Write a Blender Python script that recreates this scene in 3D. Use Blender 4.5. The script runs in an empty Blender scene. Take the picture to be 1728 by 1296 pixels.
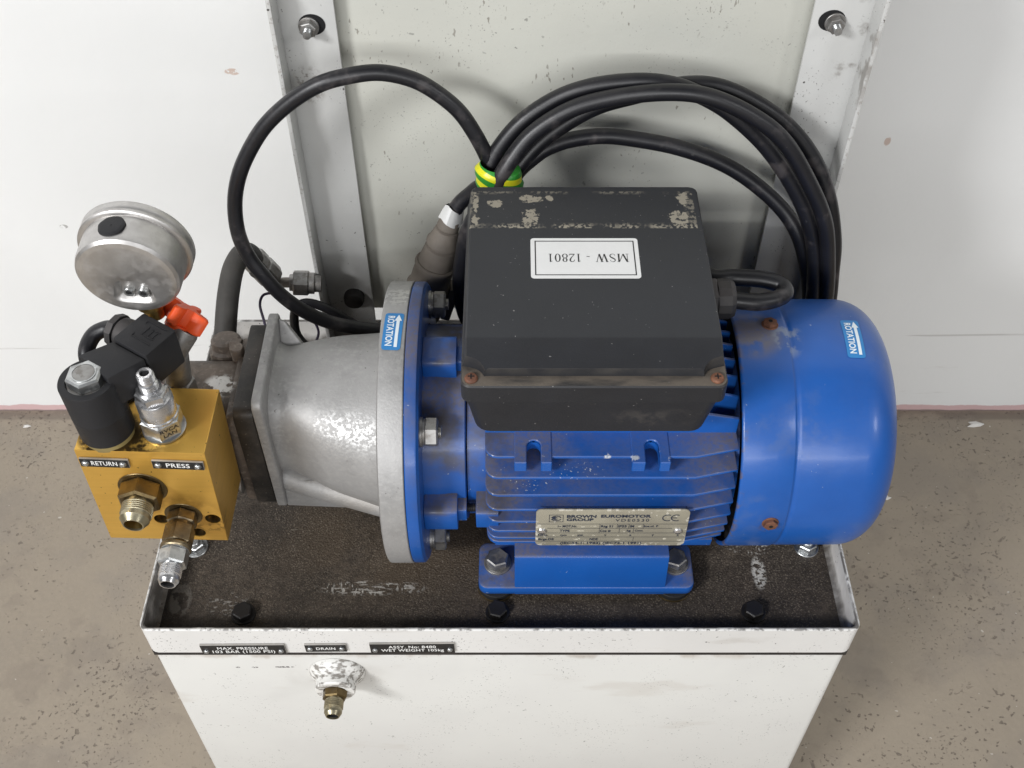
import bpy, bmesh, math, random
from mathutils import Vector, Matrix, Euler
R = math.radians
random.seed(7)
SC = bpy.context.scene
COL = SC.collection

# ------------------------------------------------------------------ camera, world, lights
cam = bpy.data.cameras.new("camera"); cam.sensor_width = 36; cam.lens = 1850/1728*36
cam.clip_start = .02; cam.clip_end = 60
camo = bpy.data.objects.new("camera", cam); COL.objects.link(camo)
camo.location = (0, -.49837, .71499); camo.rotation_euler = (R(41.2), 0, 0)
SC.camera = camo
w = bpy.data.worlds.new("World"); SC.world = w; w.use_nodes = True
w.node_tree.nodes["Background"].inputs[0].default_value = (.93, .97, 1, 1)
w.node_tree.nodes["Background"].inputs[1].default_value = .11
SC.view_settings.view_transform = 'Standard'; SC.view_settings.look = 'None'
SC.view_settings.exposure = -.06; SC.view_settings.gamma = 1
SC.render.engine = 'CYCLES'

def area(name, loc, target, sx, sy, power, col=(.985, .99, 1)):
    l = bpy.data.lights.new(name, 'AREA'); l.shape = 'RECTANGLE'; l.size = sx; l.size_y = sy
    l.energy = power; l.color = col
    o = bpy.data.objects.new(name, l); COL.objects.link(o); o.location = loc
    d = Vector(target)-Vector(loc); o.rotation_euler = d.to_track_quat('-Z', 'Y').to_euler()
    return o
area("ceiling_lamp", (-1.0, -4.2, 2.05), (0, 0, .1), 5.5, 1.1, 112)
area("ceiling_lamp", (-2.1, -2.15, 2.15), (0, 0, .15), .8, .4, 90)
area("ceiling_lamp", (2.7, -1.9, 2.2), (0, 0, .1), .6, .6, 22)
area("ceiling_lamp", (0, -6.0, 2.05), (0, 0, .1), 7, .14, 85)

# ------------------------------------------------------------------ node helper
class G:
    def __init__(s, name):
        s.m = bpy.data.materials.new(name); s.m.use_nodes = True
        s.t = s.m.node_tree; s.b = s.t.nodes["Principled BSDF"]
        s.geo = s.t.nodes.new("ShaderNodeNewGeometry"); s.pos = s.geo.outputs["Position"]
        s._sep = None; s._nz = None
    def new(s, k): return s.t.nodes.new(k)
    def put(s, sock, v):
        if hasattr(v, "is_output"): s.t.links.new(v, sock)
        elif isinstance(v, (tuple, list)) and len(v) == 3 and sock.type == 'RGBA': sock.default_value = (*v, 1)
        else: sock.default_value = v
    def xyz(s):
        if not s._sep:
            n = s.new("ShaderNodeSeparateXYZ"); s.t.links.new(s.pos, n.inputs[0]); s._sep = n.outputs
        return s._sep
    def nz(s, ax=2):
        if not s._nz:
            n = s.new("ShaderNodeSeparateXYZ"); s.t.links.new(s.geo.outputs["Normal"], n.inputs[0]); s._nz = n.outputs
        return s._nz[ax]
    def math(s, op, a, b=0., c=None, clamp=False):
        n = s.new("ShaderNodeMath"); n.operation = op; n.use_clamp = clamp
        s.put(n.inputs[0], a); s.put(n.inputs[1], b)
        if c is not None: s.put(n.inputs[2], c)
        return n.outputs[0]
    def mul(s, *a):
        r = a[0]
        for b in a[1:]: r = s.math('MULTIPLY', r, b)
        return r
    def add(s, *a):
        r = a[0]
        for b in a[1:]: r = s.math('ADD', r, b, clamp=False)
        return r
    def inv(s, a): return s.math('SUBTRACT', 1., a)
    def step(s, v, lo, hi):
        n = s.new("ShaderNodeMapRange"); n.interpolation_type = 'SMOOTHSTEP'
        s.put(n.inputs[0], v); n.inputs[1].default_value = lo; n.inputs[2].default_value = hi
        return n.outputs[0]
    def noise(s, scale, detail=4, rough=.55, stretch=None, off=0., dist=0.):
        n = s.new("ShaderNodeTexNoise"); n.inputs["Scale"].default_value = scale
        n.inputs["Detail"].default_value = detail; n.inputs["Roughness"].default_value = rough
        n.inputs["Distortion"].default_value = dist
        mp = s.new("ShaderNodeMapping"); s.t.links.new(s.pos, mp.inputs[0])
        mp.inputs[1].default_value = (off, off*.7, off*1.3)
        if stretch: mp.inputs[3].default_value = stretch
        s.t.links.new(mp.outputs[0], n.inputs["Vector"])
        return n.outputs[0]
    def nm(s, scale, lo, hi, **k): return s.step(s.noise(scale, **k), lo, hi)
    def voro(s, scale, lo, hi, off=0., feature='F1', stretch=None):
        n = s.new("ShaderNodeTexVoronoi"); n.inputs["Scale"].default_value = scale; n.feature = feature
        mp = s.new("ShaderNodeMapping"); s.t.links.new(s.pos, mp.inputs[0]); mp.inputs[1].default_value = (off, off, off)
        if stretch: mp.inputs[3].default_value = stretch
        s.t.links.new(mp.outputs[0], n.inputs["Vector"])
        return s.step(n.outputs["Distance"], lo, hi)
    def ell(s, c, r, soft=.5):
        """1 inside an ellipsoid at c (world) with radii r, fading to 0 at its edge"""
        x = s.xyz(); q = None
        for i in range(3):
            if r[i] is None: continue
            d = s.math('DIVIDE', s.math('SUBTRACT', x[i], c[i]), r[i]); d = s.mul(d, d)
            q = d if q is None else s.math('ADD', q, d)
        return s.inv(s.step(q, 1-soft, 1.))
    def rng(s, ax, lo, hi, soft):
        x = s.xyz()[ax]
        return s.mul(s.step(x, lo-soft, lo+soft), s.inv(s.step(x, hi-soft, hi+soft)))
    def line(s, a, b, wid, ax=(0, 1)):
        x = s.xyz(); dx, dy = b[0]-a[0], b[1]-a[1]; L = math.hypot(dx, dy); nx, ny = -dy/L, dx/L
        d = s.math('ADD', s.mul(s.math('SUBTRACT', x[ax[0]], a[0]), nx), s.mul(s.math('SUBTRACT', x[ax[1]], a[1]), ny))
        al = s.math('ADD', s.mul(s.math('SUBTRACT', x[ax[0]], a[0]), dx/L), s.mul(s.math('SUBTRACT', x[ax[1]], a[1]), dy/L))
        m = s.inv(s.step(s.math('ABSOLUTE', d), wid*.4, wid))
        return s.mul(m, s.step(al, -.004, .004), s.inv(s.step(al, L-.004, L+.004)))
    def mix(s, f, a, b):
        n = s.new("ShaderNodeMix"); n.data_type = 'RGBA'; s.put(n.inputs[0], f); s.put(n.inputs[6], a); s.put(n.inputs[7], b)
        return n.outputs[2]
    def mixf(s, f, a, b):
        n = s.new("ShaderNodeMix"); s.put(n.inputs[0], f); s.put(n.inputs[2], a); s.put(n.inputs[3], b); return n.outputs[0]
    def done(s, col, rough=.5, metal=0., bump=None, coat=0., spec=.5, coat_rough=.15):
        b = s.b.inputs; s.put(b["Base Color"], col); s.put(b["Roughness"], rough); s.put(b["Metallic"], metal)
        s.put(b["Coat Weight"], coat); b["Coat Roughness"].default_value = coat_rough; s.put(b["Specular IOR Level"], spec)
        if bump:
            h, st, dist = bump; n = s.new("ShaderNodeBump"); n.inputs["Strength"].default_value = st
            n.inputs["Distance"].default_value = dist; s.t.links.new(h, n.inputs["Height"]); s.t.links.new(n.outputs[0], b["Normal"])
        return s.m

MAT = {}
def mats():
    # wall
    g = G("wall_paint"); x = g.xyz()
    c = g.mix(g.nm(2.2, .35, .7), (.80, .805, .80), (.775, .78, .775))
    c = g.mix(g.mul(g.nm(5, .5, .72, off=4, detail=6, stretch=(1, 1, .6)), .10), c, (.55, .55, .54))
    c = g.mix(g.mul(g.nm(3.2, .52, .7, off=8), g.inv(g.step(x[2], -.36, -.12)), .12), c, (.5, .48, .46))
    sc = g.mul(g.nm(9, .52, .6, stretch=(1, 1, 14), off=3), g.inv(g.step(g.math('ABSOLUTE', g.math('SUBTRACT', x[2], g.math('ADD', -.232, g.mul(x[0], .02)))), .0006, .0022)))
    c = g.mix(g.mul(sc, .38), c, (.28, .25, .23))
    c = g.mix(g.mul(g.nm(30, .735, .76, off=5, stretch=(.7, 1, 1.6)), .8), c, (.45, .38, .34))
    c = g.mix(g.mul(g.nm(14, .66, .75, off=9, stretch=(.5, 1, 3)), g.inv(g.step(x[2], -.33, -.1)), .5), c, (.5, .47, .44))
    for p, r, cc in (((-.262, 0, .135), (.008, None, .004), (.6, .48, .42)), ((.372, 0, .056), (.0035, None, .006), (.58, .47, .42)),
                     ((-.478, 0, -.054), (.005, None, .003), (.4, .39, .38))):
        c = g.mix(g.mul(g.ell(p, r, .4), g.nm(160, .42, .5)), c, cc)
    pk = g.inv(g.step(g.math('ADD', x[2], g.mul(g.noise(26), -.012)), -.3565, -.3545))
    c = g.mix(pk, c, (.62, .43, .43))
    c = g.mix(g.mul(g.inv(g.step(g.math('ADD', x[2], g.mul(g.noise(40, off=4), -.006)), -.362, -.3605)), .8), c, (.25, .2, .17))
    MAT['wall'] = g.done(c, .62, bump=(g.noise(70, 5), .12, .003))
    # concrete floor
    g = G("concrete")
    c = g.mix(g.nm(3.5, .3, .7), (.325, .275, .214), (.28, .236, .184))
    c = g.mix(g.mul(g.nm(240, .35, .75, detail=3), .4), c, (.34, .285, .222))
    c = g.mix(g.mul(g.nm(14, .46, .66, off=2, detail=6), .42), c, (.235, .205, .175))
    pit = g.mul(g.nm(190, .655, .70, detail=2, rough=.4, stretch=(1, 1.15, 1)), g.nm(9, .40, .56, off=7))
    pit2 = g.mul(g.nm(380, .67, .72, detail=1, off=3), g.nm(8, .40, .58, off=1))
    pit = g.math('MAXIMUM', pit, g.mul(pit2, .8))
    c = g.mix(g.mul(pit, .65), c, (.115, .09, .07))
    wid = g.mul(g.nm(26, .5, .62, off=21, detail=6), g.nm(5, .42, .6, off=4)); c = g.mix(g.mul(wid, .3), c, (.20, .165, .135))
    c = g.mix(g.mul(g.inv(g.step(g.xyz()[1], .33, .40)), 0.), c, c)
    cr = g.math('MAXIMUM', g.line((.30, -.06), (.335, -.30), .0026), g.line((.35, -.08), (.62, -.15), .005))
    c = g.mix(g.mul(cr, g.nm(60, .30, .5), .75), c, (.12, .095, .078))
    c = g.mix(g.mul(g.nm(140, .775, .79, off=1.7, detail=1), .6), c, (.62, .58, .52))
    c = g.mix(g.mul(g.line((-1.2, .389), (1.2, .389), .009), g.nm(30, .3, .5), .5), c, (.12, .1, .085))
    MAT['floor'] = g.done(c, .6, bump=(g.math('SUBTRACT', g.mul(g.noise(150, 5), .3), pit), .7, .002))

    def specks(g, c, amt=1., dark=(.05, .045, .04)):
        s1 = g.mul(g.nm(620, .66, .7, detail=2), g.nm(22, .45, .62, off=2))
        s2 = g.mul(g.nm(260, .7, .73, off=6, detail=2), g.nm(9, .4, .6))
        return g.mix(g.mul(g.math('MAXIMUM', s1, s2), amt), c, dark)
    # white tank paint
    g = G("white_tank_paint"); x = g.xyz()
    c = g.mix(g.nm(7, .35, .7), (.66, .655, .625), (.62, .612, .588))
    grime = g.mul(g.inv(g.step(g.math('ADD', x[2], g.mul(g.noise(24), -.02)), -.027, -.013)), 1.)
    top = g.mul(g.step(g.math('ADD', x[2], g.mul(g.noise(55, off=3, stretch=(1, 1, .4)), .022)), -.0005, .0065), .6)
    c = g.mix(top, c, (.36, .31, .26))
    c = g.mix(g.mul(g.nm(28, .62, .72, stretch=(.35, 1, 1), off=8), .35), c, (.5, .46, .41))
    # old runs and grey smears
    c = g.mix(g.mul(g.nm(9, .56, .72, off=3), .14), c, (.48, .47, .46))
    # oily dirt smeared round the drain boss
    dst = g.mul(g.ell((-.13, 0, -.040), (.045, None, .028), .9), g.nm(34, .35, .75, off=3))
    c = g.mix(g.mul(dst, .35), c, (.3, .27, .23))
    c = specks(g, c, .6)
    for px, pz, wd in ((-.201, -.0270, .0018), (-.1885, -.0270, .0026), (-.167, -.0265, .008)):
        c = g.mix(g.mul(g.ell((px, 0, pz), (wd, None, .0011), .3), g.nm(700, .4, .5)), c, (.07, .06, .06))
    MAT['tank'] = g.done(c, .42, bump=(g.noise(120, 3), .06, .002))
    # drip tray: white outside, grimy lip
    g = G("grimy_white_paint"); x = g.xyz()
    c = g.mix(g.nm(9, .35, .7), (.71, .70, .68), (.66, .65, .63))
    inn = g.math('MAXIMUM', g.inv(g.mul(g.rng(0, -.2582, .2412, .0003), g.step(x[1], -.1253, -.1248))), 0.)
    lip = g.mul(g.step(x[2], .0296, .0306), g.math('MAXIMUM', g.mul(g.inv(inn), g.nm(60, .25, .5, off=7), .92), g.mul(g.nm(330, .44, .66, off=4, detail=5), .75)))
    c = g.mix(g.mul(lip, .95), c, (.05, .042, .035))
    c = g.mix(g.mul(g.nm(40, .58, .72, stretch=(.3, 1, 1)), .35), c, (.4, .36, .31))
    MAT['tray_out'] = g.done(specks(g, c, .8), .45, bump=(g.noise(140, 3), .1, .002))
    # tray inner walls
    g = G("oily_inner_paint"); x = g.xyz()
    c = g.mix(g.nm(30, .35, .7), (.70, .68, .65), (.58, .55, .51))
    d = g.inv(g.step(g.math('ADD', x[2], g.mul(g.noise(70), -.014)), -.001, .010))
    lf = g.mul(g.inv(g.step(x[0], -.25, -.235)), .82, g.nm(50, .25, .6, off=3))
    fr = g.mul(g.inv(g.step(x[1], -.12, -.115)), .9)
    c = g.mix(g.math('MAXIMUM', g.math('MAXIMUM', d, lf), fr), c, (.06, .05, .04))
    MAT['tray_in'] = g.done(specks(g, c, 1.), .5, bump=(g.noise(200, 3), .2, .002))
    # tray floor: oily dust
    g = G("oily_dust"); x = g.xyz()
    c = g.mix(g.nm(13, .35, .66), (.092, .072, .055), (.054, .043, .034))
    c = g.mix(g.mul(g.nm(260, .42, .6, detail=5), .5), c, (.024, .019, .015))
    br = g.mul(g.ell((-.06, -.03, 0), (.16, .075, None), .95), g.nm(18, .3, .6, off=4))
    c = g.mix(g.mul(br, .75), c, (.088, .064, .042))
    gr = g.mul(g.nm(760, .55, .64, detail=3), g.nm(40, .25, .55))
    c = g.mix(g.mul(gr, .7), c, (.21, .175, .135))
    fib = g.mul(g.nm(330, .66, .69, detail=1, stretch=(.25, 1, 1), off=3), g.nm(60, .5, .6))
    fib2 = g.mul(g.nm(330, .67, .69, detail=1, stretch=(1, .22, 1), off=8), g.nm(60, .5, .6, off=3))
    c = g.mix(g.mul(g.math('MAXIMUM', fib, fib2), g.nm(35, .52, .64, off=4), .6), c, (.22, .19, .155))
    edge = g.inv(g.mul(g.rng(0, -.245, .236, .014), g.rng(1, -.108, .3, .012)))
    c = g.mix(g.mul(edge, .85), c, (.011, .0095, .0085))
    # scraped patches down to paint
    scr = g.math('MAXIMUM', g.nm(520, .555, .60, detail=3, stretch=(.25, 1, 1)), g.nm(520, .575, .61, detail=3, stretch=(1, .3, 1), off=4))
    p1 = g.mul(g.ell((-.103, -.080, 0), (.046, .0075, None), .75), scr, g.nm(70, .36, .5))
    p2 = g.mul(g.ell((-.207, -.094, 0), (.018, .012, None), .8), g.nm(480, .57, .61, off=2, stretch=(.5, 1, 1)))
    p3 = g.mul(g.ell((.1835, -.067, 0), (.0062, .016, None), .7), g.nm(420, .45, .52, off=5))
    p4 = g.mul(g.ell((.18, -.042, 0), (.02, .012, None), .9), g.nm(500, .58, .62, off=7))
    p5 = g.mul(g.ell((-.242, -.09, 0), (.009, .016, None), .5), g.nm(110, .42, .5))
    pm = g.math('MAXIMUM', g.math('MAXIMUM', g.mul(p1, .8), p3), g.math('MAXIMUM', g.mul(p2, .45), p4))
    c = g.mix(pm, c, (.50, .48, .44)); c = g.mix(g.mul(p5, .6), c, (.17, .155, .135))
    ro = g.mixf(g.nm(25, .4, .62, off=9), .75, .42)
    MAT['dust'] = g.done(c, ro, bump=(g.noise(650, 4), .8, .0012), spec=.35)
    # white uprights
    g = G("speckled_white_paint"); x = g.xyz()
    c = g.mix(g.nm(10, .35, .7), (.55, .55, .535), (.49, .49, .475))
    c = specks(g, c, 1.)
    sm = g.math('MAXIMUM', g.mul(g.ell((-.142, 0, .275), (.014, None, .018), .9), g.nm(300, .5, .58)), g.mul(g.ell((.232, 0, .30), (.014, None, .05), .9), g.nm(48, .52, .62, off=2)))
    c = g.mix(g.mul(sm, .75), c, (.2, .18, .16))
    c = g.mix(g.mul(g.inv(g.step(x[2], .05, .13)), g.nm(30, .3, .65), .7), c, (.3, .28, .25))
    ed = g.mul(g.inv(g.step(x[1], .1458, .147)), g.nm(330, .56, .64), .4)
    c = g.mix(ed, c, (.2, .17, .14))
    MAT['upright'] = g.done(c, .45, bump=(g.noise(130, 4), .12, .002))
    # back panel, greenish cream
    g = G("cream_panel_paint"); x = g.xyz()
    c = g.mix(g.nm(6, .35, .7), (.56, .56, .505), (.525, .525, .475))
    c = specks(g, c, .5)
    s3 = g.mul(g.nm(340, .68, .71, stretch=(1, 1, .35), detail=2, off=11), g.nm(16, .48, .62, off=1))
    c = g.mix(g.mul(s3, .7), c, (.18, .16, .13))
    c = g.mix(g.mul(g.inv(g.step(x[2], .06, .2)), g.nm(24, .35, .7), .4), c, (.34, .31, .26))
    MAT['panel'] = g.done(c, .5, bump=(g.noise(130, 4), .1, .002))
    # blue motor paint
    def blue(name, dust, rough, coat):
        g = G(name); x = g.xyz()
        c = g.mix(g.nm(16, .35, .7), (.0085, .094, .385), (.007, .080, .335))
        ch = g.mul(g.nm(330, .70, .73, detail=3), g.nm(26, .5, .62, off=2))
        endm = g.math('ADD', .32, g.mul(g.inv(g.rng(0, .035, .115, .03)), .68))
        up = g.mul(g.step(g.nz(), .35, .85), g.nm(26, .28, .62, off=1), dust, endm)
        fine = g.mixf(.5, up, g.mul(up, g.nm(400, .25, .65)))
        c = g.mix(g.mul(fine, .85), c, (.15, .125, .11))
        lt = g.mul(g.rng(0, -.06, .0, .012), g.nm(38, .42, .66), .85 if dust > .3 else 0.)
        c = g.mix(g.mul(lt, g.step(g.nz(), -.1, .6)), c, (.075, .066, .064))  # end shield grime, deepened to paint in shade between flange and box
        if dust > .3:
            for p, q in (((.0610, -.0715, .156), (.0030, .004, .0025)), ((.0785, -.0725, .156), (.0038, .003, .003)), ((.101, -.0735, .156), (.0018, .003, .002)), ((.040, -.073, .143), (.022, .009, .006)), ((.012, -.073, .131), (.018, .009, .006))):
                big = q[0] > .01
                ch = g.math('MAXIMUM', ch, g.mul(g.ell(p, q, .7), g.nm(520 if big else 300, .64 if big else .44, .67 if big else .5, detail=3)))
        c = g.mix(g.mul(ch, .8), c, (.62, .64, .64))
        if not dust > .3:
            ch = g.math('MAXIMUM', ch, g.mul(g.ell((.164, -.078, .145), (.020, .03, .032), .9), g.nm(430, .66, .69, detail=2)))
            ch = g.math('MAXIMUM', ch, g.mul(g.ell((.190, -.084, .125), (.016, .03, .02), .9), g.nm(430, .675, .70, detail=2, off=5)))
            sm = g.mul(g.nm(20, .5, .66, off=6, detail=6), g.nm(90, .4, .6, off=2)); c = g.mix(g.mul(sm, .22), c, (.12, .16, .26))
            c = g.mix(g.mul(g.inv(g.step(x[0], .147, .152)), g.nm(110, .5, .6, off=3), .7), c, (.12, .09, .07))
            sw = g.mul(g.ell((.1715, -.088, .104), (.010, .02, .011), .9), g.nm(160, .42, .58)); c = g.mix(g.mul(sw, .5), c, (.10, .07, .06))
            # grime round the upper cowl screw
            gm = g.mul(g.ell((.160, .004, .193), (.022, .026, .03), .95), g.nm(70, .36, .58, off=3))
            c = g.mix(g.mul(gm, .8), c, (.17, .145, .125))
            g2 = g.mul(g.ell((.181, .0, .193), (.012, .02, .03), .9), g.nm(120, .46, .6, off=3))
            c = g.mix(g.mul(g2, .55), c, (.30, .34, .38))
        ro = g.math('ADD', g.mul(g.noise(30), .12), g.mixf(fine, rough, .8))
        return g.done(c, ro, coat=g.mul(g.inv(fine), coat), bump=(g.math('ADD', g.noise(90, 3), g.mul(g.noise(420, 2), .35)), .09, .0016), coat_rough=.16)
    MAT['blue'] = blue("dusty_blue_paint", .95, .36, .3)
    MAT['cowl'] = blue("glossy_blue_paint", .06, .33, .22)
    # cast aluminium
    g = G("cast_aluminium"); x = g.xyz()
    c = g.mix(g.nm(26, .35, .7), (.385, .38, .375), (.29, .286, .282))
    c = g.mix(g.mul(g.nm(300, .45, .7, detail=4), .5), c, (.43, .425, .415))
    c = g.mix(g.mul(g.nm(12, .5, .64, off=5), g.inv(g.step(x[2], .05, .10)), .7), c, (.30, .265, .225))
    c = g.mix(g.mul(g.nm(420, .69, .72, off=3), .7), c, (.10, .09, .085))
    sh = g.mul(g.ell((-.112, -.055, .150), (.034, .03, .022), .95), g.nm(430, .47, .58, detail=5))
    rb = g.mul(g.ell((-.076, .03, .20), (.014, .014, .02), .8), g.nm(300, .44, .52, detail=4))
    sh = g.math('MAXIMUM', sh, rb)
    c = g.mix(g.mul(sh, .6), c, (.66, .66, .65))
    MAT['alu'] = g.done(c, g.mixf(sh, .58, .38), g.mixf(sh, .45, .75), bump=(g.noise(520, 4), .35, .0006))
    # greasy brown cast iron
    g = G("greasy_cast_iron"); x = g.xyz()
    c = g.mix(g.nm(35, .35, .66), (.125, .098, .078), (.060, .046, .036))
    c = g.mix(g.mul(g.nm(300, .5, .7), .4), c, (.25, .21, .17))
    chp = g.mul(g.ell((-.199, -.008, .153), (.013, .012, .02), .7), g.nm(170, .42, .5))
    c = g.mix(chp, c, (.62, .61, .59))
    MAT['iron'] = g.done(c, .55, g.mul(chp, .6), bump=(g.noise(420, 4), .5, .0008))
    g = G("oily_black_steel")
    c = g.mix(g.nm(60, .4, .7), (.022, .02, .018), (.055, .047, .04))
    c = g.mix(g.mul(g.nm(520, .66, .71), .6), c, (.24, .22, .19))
    MAT['black_steel'] = g.done(c, .5, .2, bump=(g.noise(400, 3), .3, .0008))
    # gold anodised block
    g = G("gold_anodised"); x = g.xyz()
    c = g.mix(g.nm(22, .35, .7), (.80, .485, .105), (.73, .43, .09))
    oil = g.mul(g.ell((-.212, -.10, .132), (.032, .02, .024), .95), g.nm(75, .33, .56, detail=6))
    oil2 = g.mul(g.ell((-.231, -.088, .1965), (.030, .016, .012), .8), g.nm(150, .38, .52, off=2), g.step(g.nz(), .3, .8))
    oil3 = g.mul(g.ell((-.244, -.0825, .1965), (.0205, .0205, .012), .35), g.nm(190, .34, .5, off=2), g.step(g.nz(), .3, .8))
    oil4 = g.mul(g.ell((-.200, -.10, .118), (.022, .02, .012), .9), g.nm(230, .46, .56, detail=5))
    c = g.mix(g.mul(oil4, .6), c, (.16, .08, .02))
    c = g.mix(g.mul(oil, .6), c, (.30, .135, .022))
    ln = g.nm(40, .35, .7, stretch=(.15, 1, 9), off=4, detail=6)
    c = g.mix(g.mul(ln, .12), c, (.42, .24, .05))
    c = g.mix(g.mul(g.math('MAXIMUM', oil2, oil3), .92), c, (.035, .025, .016))
    c = g.mix(g.mul(g.nm(300, .72, .74, detail=2), .8), c, (.05, .03, .015))
    MAT['gold'] = g.done(c, g.math('ADD', .30, g.mul(g.noise(40), .12)), .74, bump=(g.noise(900, 2, stretch=(.2, 1, 1)), .05, .0004))
    # metals
    def metal(name, a, b, rough, dirt=.3, dcol=(.06, .05, .04), met=.95, off=0., bst=.12):
        g = G(name)
        c = g.mix(g.nm(90, .3, .7, off=off), a, b)
        d = g.mul(g.nm(160, .5, .62, off=off+3), dirt)
        c = g.mix(d, c, dcol)
        return g.done(c, g.math('ADD', rough, g.mul(g.noise(120, off=off), .14)), g.mixf(d, met, .2), bump=(g.noise(300, 3), bst, .0005))
    MAT['zinc'] = metal("zinc_plate", (.56, .57, .57), (.42, .43, .43), .26, .35)
    MAT['zinc_dull'] = metal("dull_zinc_plate", (.40, .395, .385), (.27, .26, .25), .42, .5, (.12, .1, .08))
    MAT['chrome'] = metal("bright_zinc", (.78, .78, .79), (.60, .60, .61), .20, .35, (.05, .045, .04))
    MAT['yzinc'] = metal("yellow_zinc", (.50, .455, .32), (.38, .34, .24), .28, .25, (.11, .07, .03))
    MAT['ybrown'] = metal("oily_brass", (.21, .155, .075), (.125, .088, .042), .32, .4, (.045, .03, .015))
    MAT['stained'] = metal("oil_stained_steel", (.34, .28, .18), (.17, .13, .08), .30, .5, (.05, .035, .02))
    MAT['ybore'] = metal("brass_bore", (.42, .30, .10), (.30, .2, .06), .3, .3)
    MAT['rust'] = metal("rusty_steel", (.26, .115, .065), (.15, .065, .04), .6, .4, (.06, .03, .02), .25)
    MAT['steel_case'] = metal("stainless_steel", (.60, .585, .57), (.50, .485, .47), .33, .22, (.32, .30, .285), .93, bst=.015)
    MAT['grey_pipe'] = metal("dirty_steel_pipe", (.30, .275, .25), (.2, .18, .16), .45, .5, (.09, .07, .05), .5)
    def plain(name, col, rough, var=.25, bscale=300, bst=.1, spec=.5, dust=None, off=0.):
        g = G(name); d = tuple(v*(1-var) for v in col)
        c = g.mix(g.nm(30, .3, .7, off=off), col, d)
        if name == 'black_rubber':
            c = g.mix(g.mul(g.nm(46, .56, .68, off=5, detail=6), .5), c, (.085, .075, .075)); c = g.mix(g.mul(g.nm(260, .69, .73, off=3), .3), c, (.10, .095, .09))
        if dust:
            m = g.mul(g.step(g.nz(), -.1, .9), g.nm(28, .38, .68, off=2), dust[1])
            c = g.mix(m, c, dust[0])
        return g.done(c, g.math('ADD', rough, g.mul(g.noise(45, off=3), .15)), bump=(g.noise(bscale, 3), bst, .0006), spec=spec)
    MAT['cable'] = plain("black_rubber", (.010, .010, .013), .33, .3, 500, .1, .5, ((.045, .042, .045), .25))
    MAT['hose'] = plain("grey_hose_rubber", (.048, .046, .043), .58, .25, 500, .15, .4, ((.10, .09, .08), .5))
    MAT['coilblk'] = plain("black_moulding", (.016, .016, .018), .50, .2, 900, .18, .4)
    MAT['blackbolt'] = plain("oily_black_bolt", (.014, .012, .011), .45, .3, 300, .3)
    MAT['orange'] = plain("orange_plastic", (.86, .10, .018), .38, .12, 300, .05)
    MAT['gland'] = plain("black_gland", (.028, .028, .030), .5, .3, 300, .1, .5, ((.12, .105, .1), .5))
    MAT['plug'] = plain("grey_plug_rubber", (.185, .160, .135), .6, .4, 200, .15, .4, ((.085, .07, .058), .8))
    MAT['purple'] = plain("purple_wire_jacket", (.055, .035, .085), .4)
    MAT['black_plate'] = plain("black_engraved_plate", (.012, .012, .013), .35)
    MAT['plate_edge'] = plain("cut_plate_edge", (.42, .40, .37), .5, .5, 200, .2)
    MAT['white_print'] = plain("white_lettering", (.82, .82, .80), .5, .05)
    MAT['ink'] = plain("dark_blue_ink", (.022, .03, .055), .5, .1)
    MAT['black_ink'] = plain("black_ink", (.02, .02, .022), .5, .1)
    MAT['label'] = plain("white_label_paper", (.78, .78, .775), .45, .04)
    MAT['tag_paper'] = plain("white_tag", (.74, .74, .73), .5, .1)
    MAT['stick_blue'] = plain("blue_sticker", (.025, .21, .52), .35, .1)
    MAT['stick_white'] = plain("white_sticker_print", (.74, .82, .87), .4, .05)
    MAT['crumb'] = plain("white_plaster", (.75, .73, .70), .8, .2, 200, .5)
    MAT['dark'] = plain("dark_interior", (.006, .006, .007), .8)
    MAT['gap_shade'] = plain("gap_shade_brown", (.035, .028, .024), .7, .6, 200, .3)  # dark brown standing for the shade under the tray
    MAT['pad'] = plain("black_rubber_pad", (.02, .019, .018), .6, .3)
    MAT['seal'] = plain("yellowed_sealant", (.40, .31, .12), .5, .5)
    # motor nameplate: dull silver with white scuffs
    g = G("nameplate_silver"); x = g.xyz()
    c = g.mix(g.nm(40, .3, .7), (.43, .405, .32), (.37, .345, .275))
    sc = g.mul(g.nm(300, .62, .66, detail=3), g.nm(45, .5, .6, off=2))
    eg = g.mul(g.inv(g.mul(g.rng(0, .018, .1145, .0012), g.rng(2, .085, .1225, .001))), g.nm(180, .52, .58))
    c = g.mix(g.mul(g.math('MAXIMUM', sc, eg), .85), c, (.78, .75, .66))
    MAT['nplate'] = g.done(c, .42, .35, bump=(g.noise(200, 3), .1, .0005))
    # terminal box
    g = G("charcoal_box_plastic"); x = g.xyz()
    c = g.mix(g.nm(20, .3, .7), (.022, .023, .027), (.018, .0185, .021))
    # lid face lightened: the wall's reflected sheen put into its colour
    face = g.mul(g.step(x[2], .2492, .2498), g.step(x[1], -.056, -.0545))
    c = g.mix(g.mul(face, .5), c, (.038, .040, .044))
    side = g.mul(g.inv(g.step(g.nz(), .55, .8)), g.step(x[2], .236, .24))
    c = g.mix(g.mul(side, g.nm(50, .3, .7), .5), c, (.075, .068, .06))
    led = g.mul(g.rng(2, .232, .2395, .001), g.step(g.nz(), .6, .9), g.nm(50, .34, .56, off=3, stretch=(.4, 1, 1)))
    c = g.mix(g.mul(led, .8), c, (.15, .125, .10))
    low = g.mul(g.inv(g.step(x[2], .205, .222)), g.ell((.085, -.08, .205), (.035, .03, .012), .9), g.nm(60, .4, .65))
    c = g.mix(g.mul(low, .5), c, (.10, .09, .08))
    # residue left by a removed label across the rear of the lid
    ins = g.mul(g.rng(0, -.0275, .1195, .0004), g.rng(1, .0415, .0785, .0004), g.step(x[2], .2485, .2492))
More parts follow.
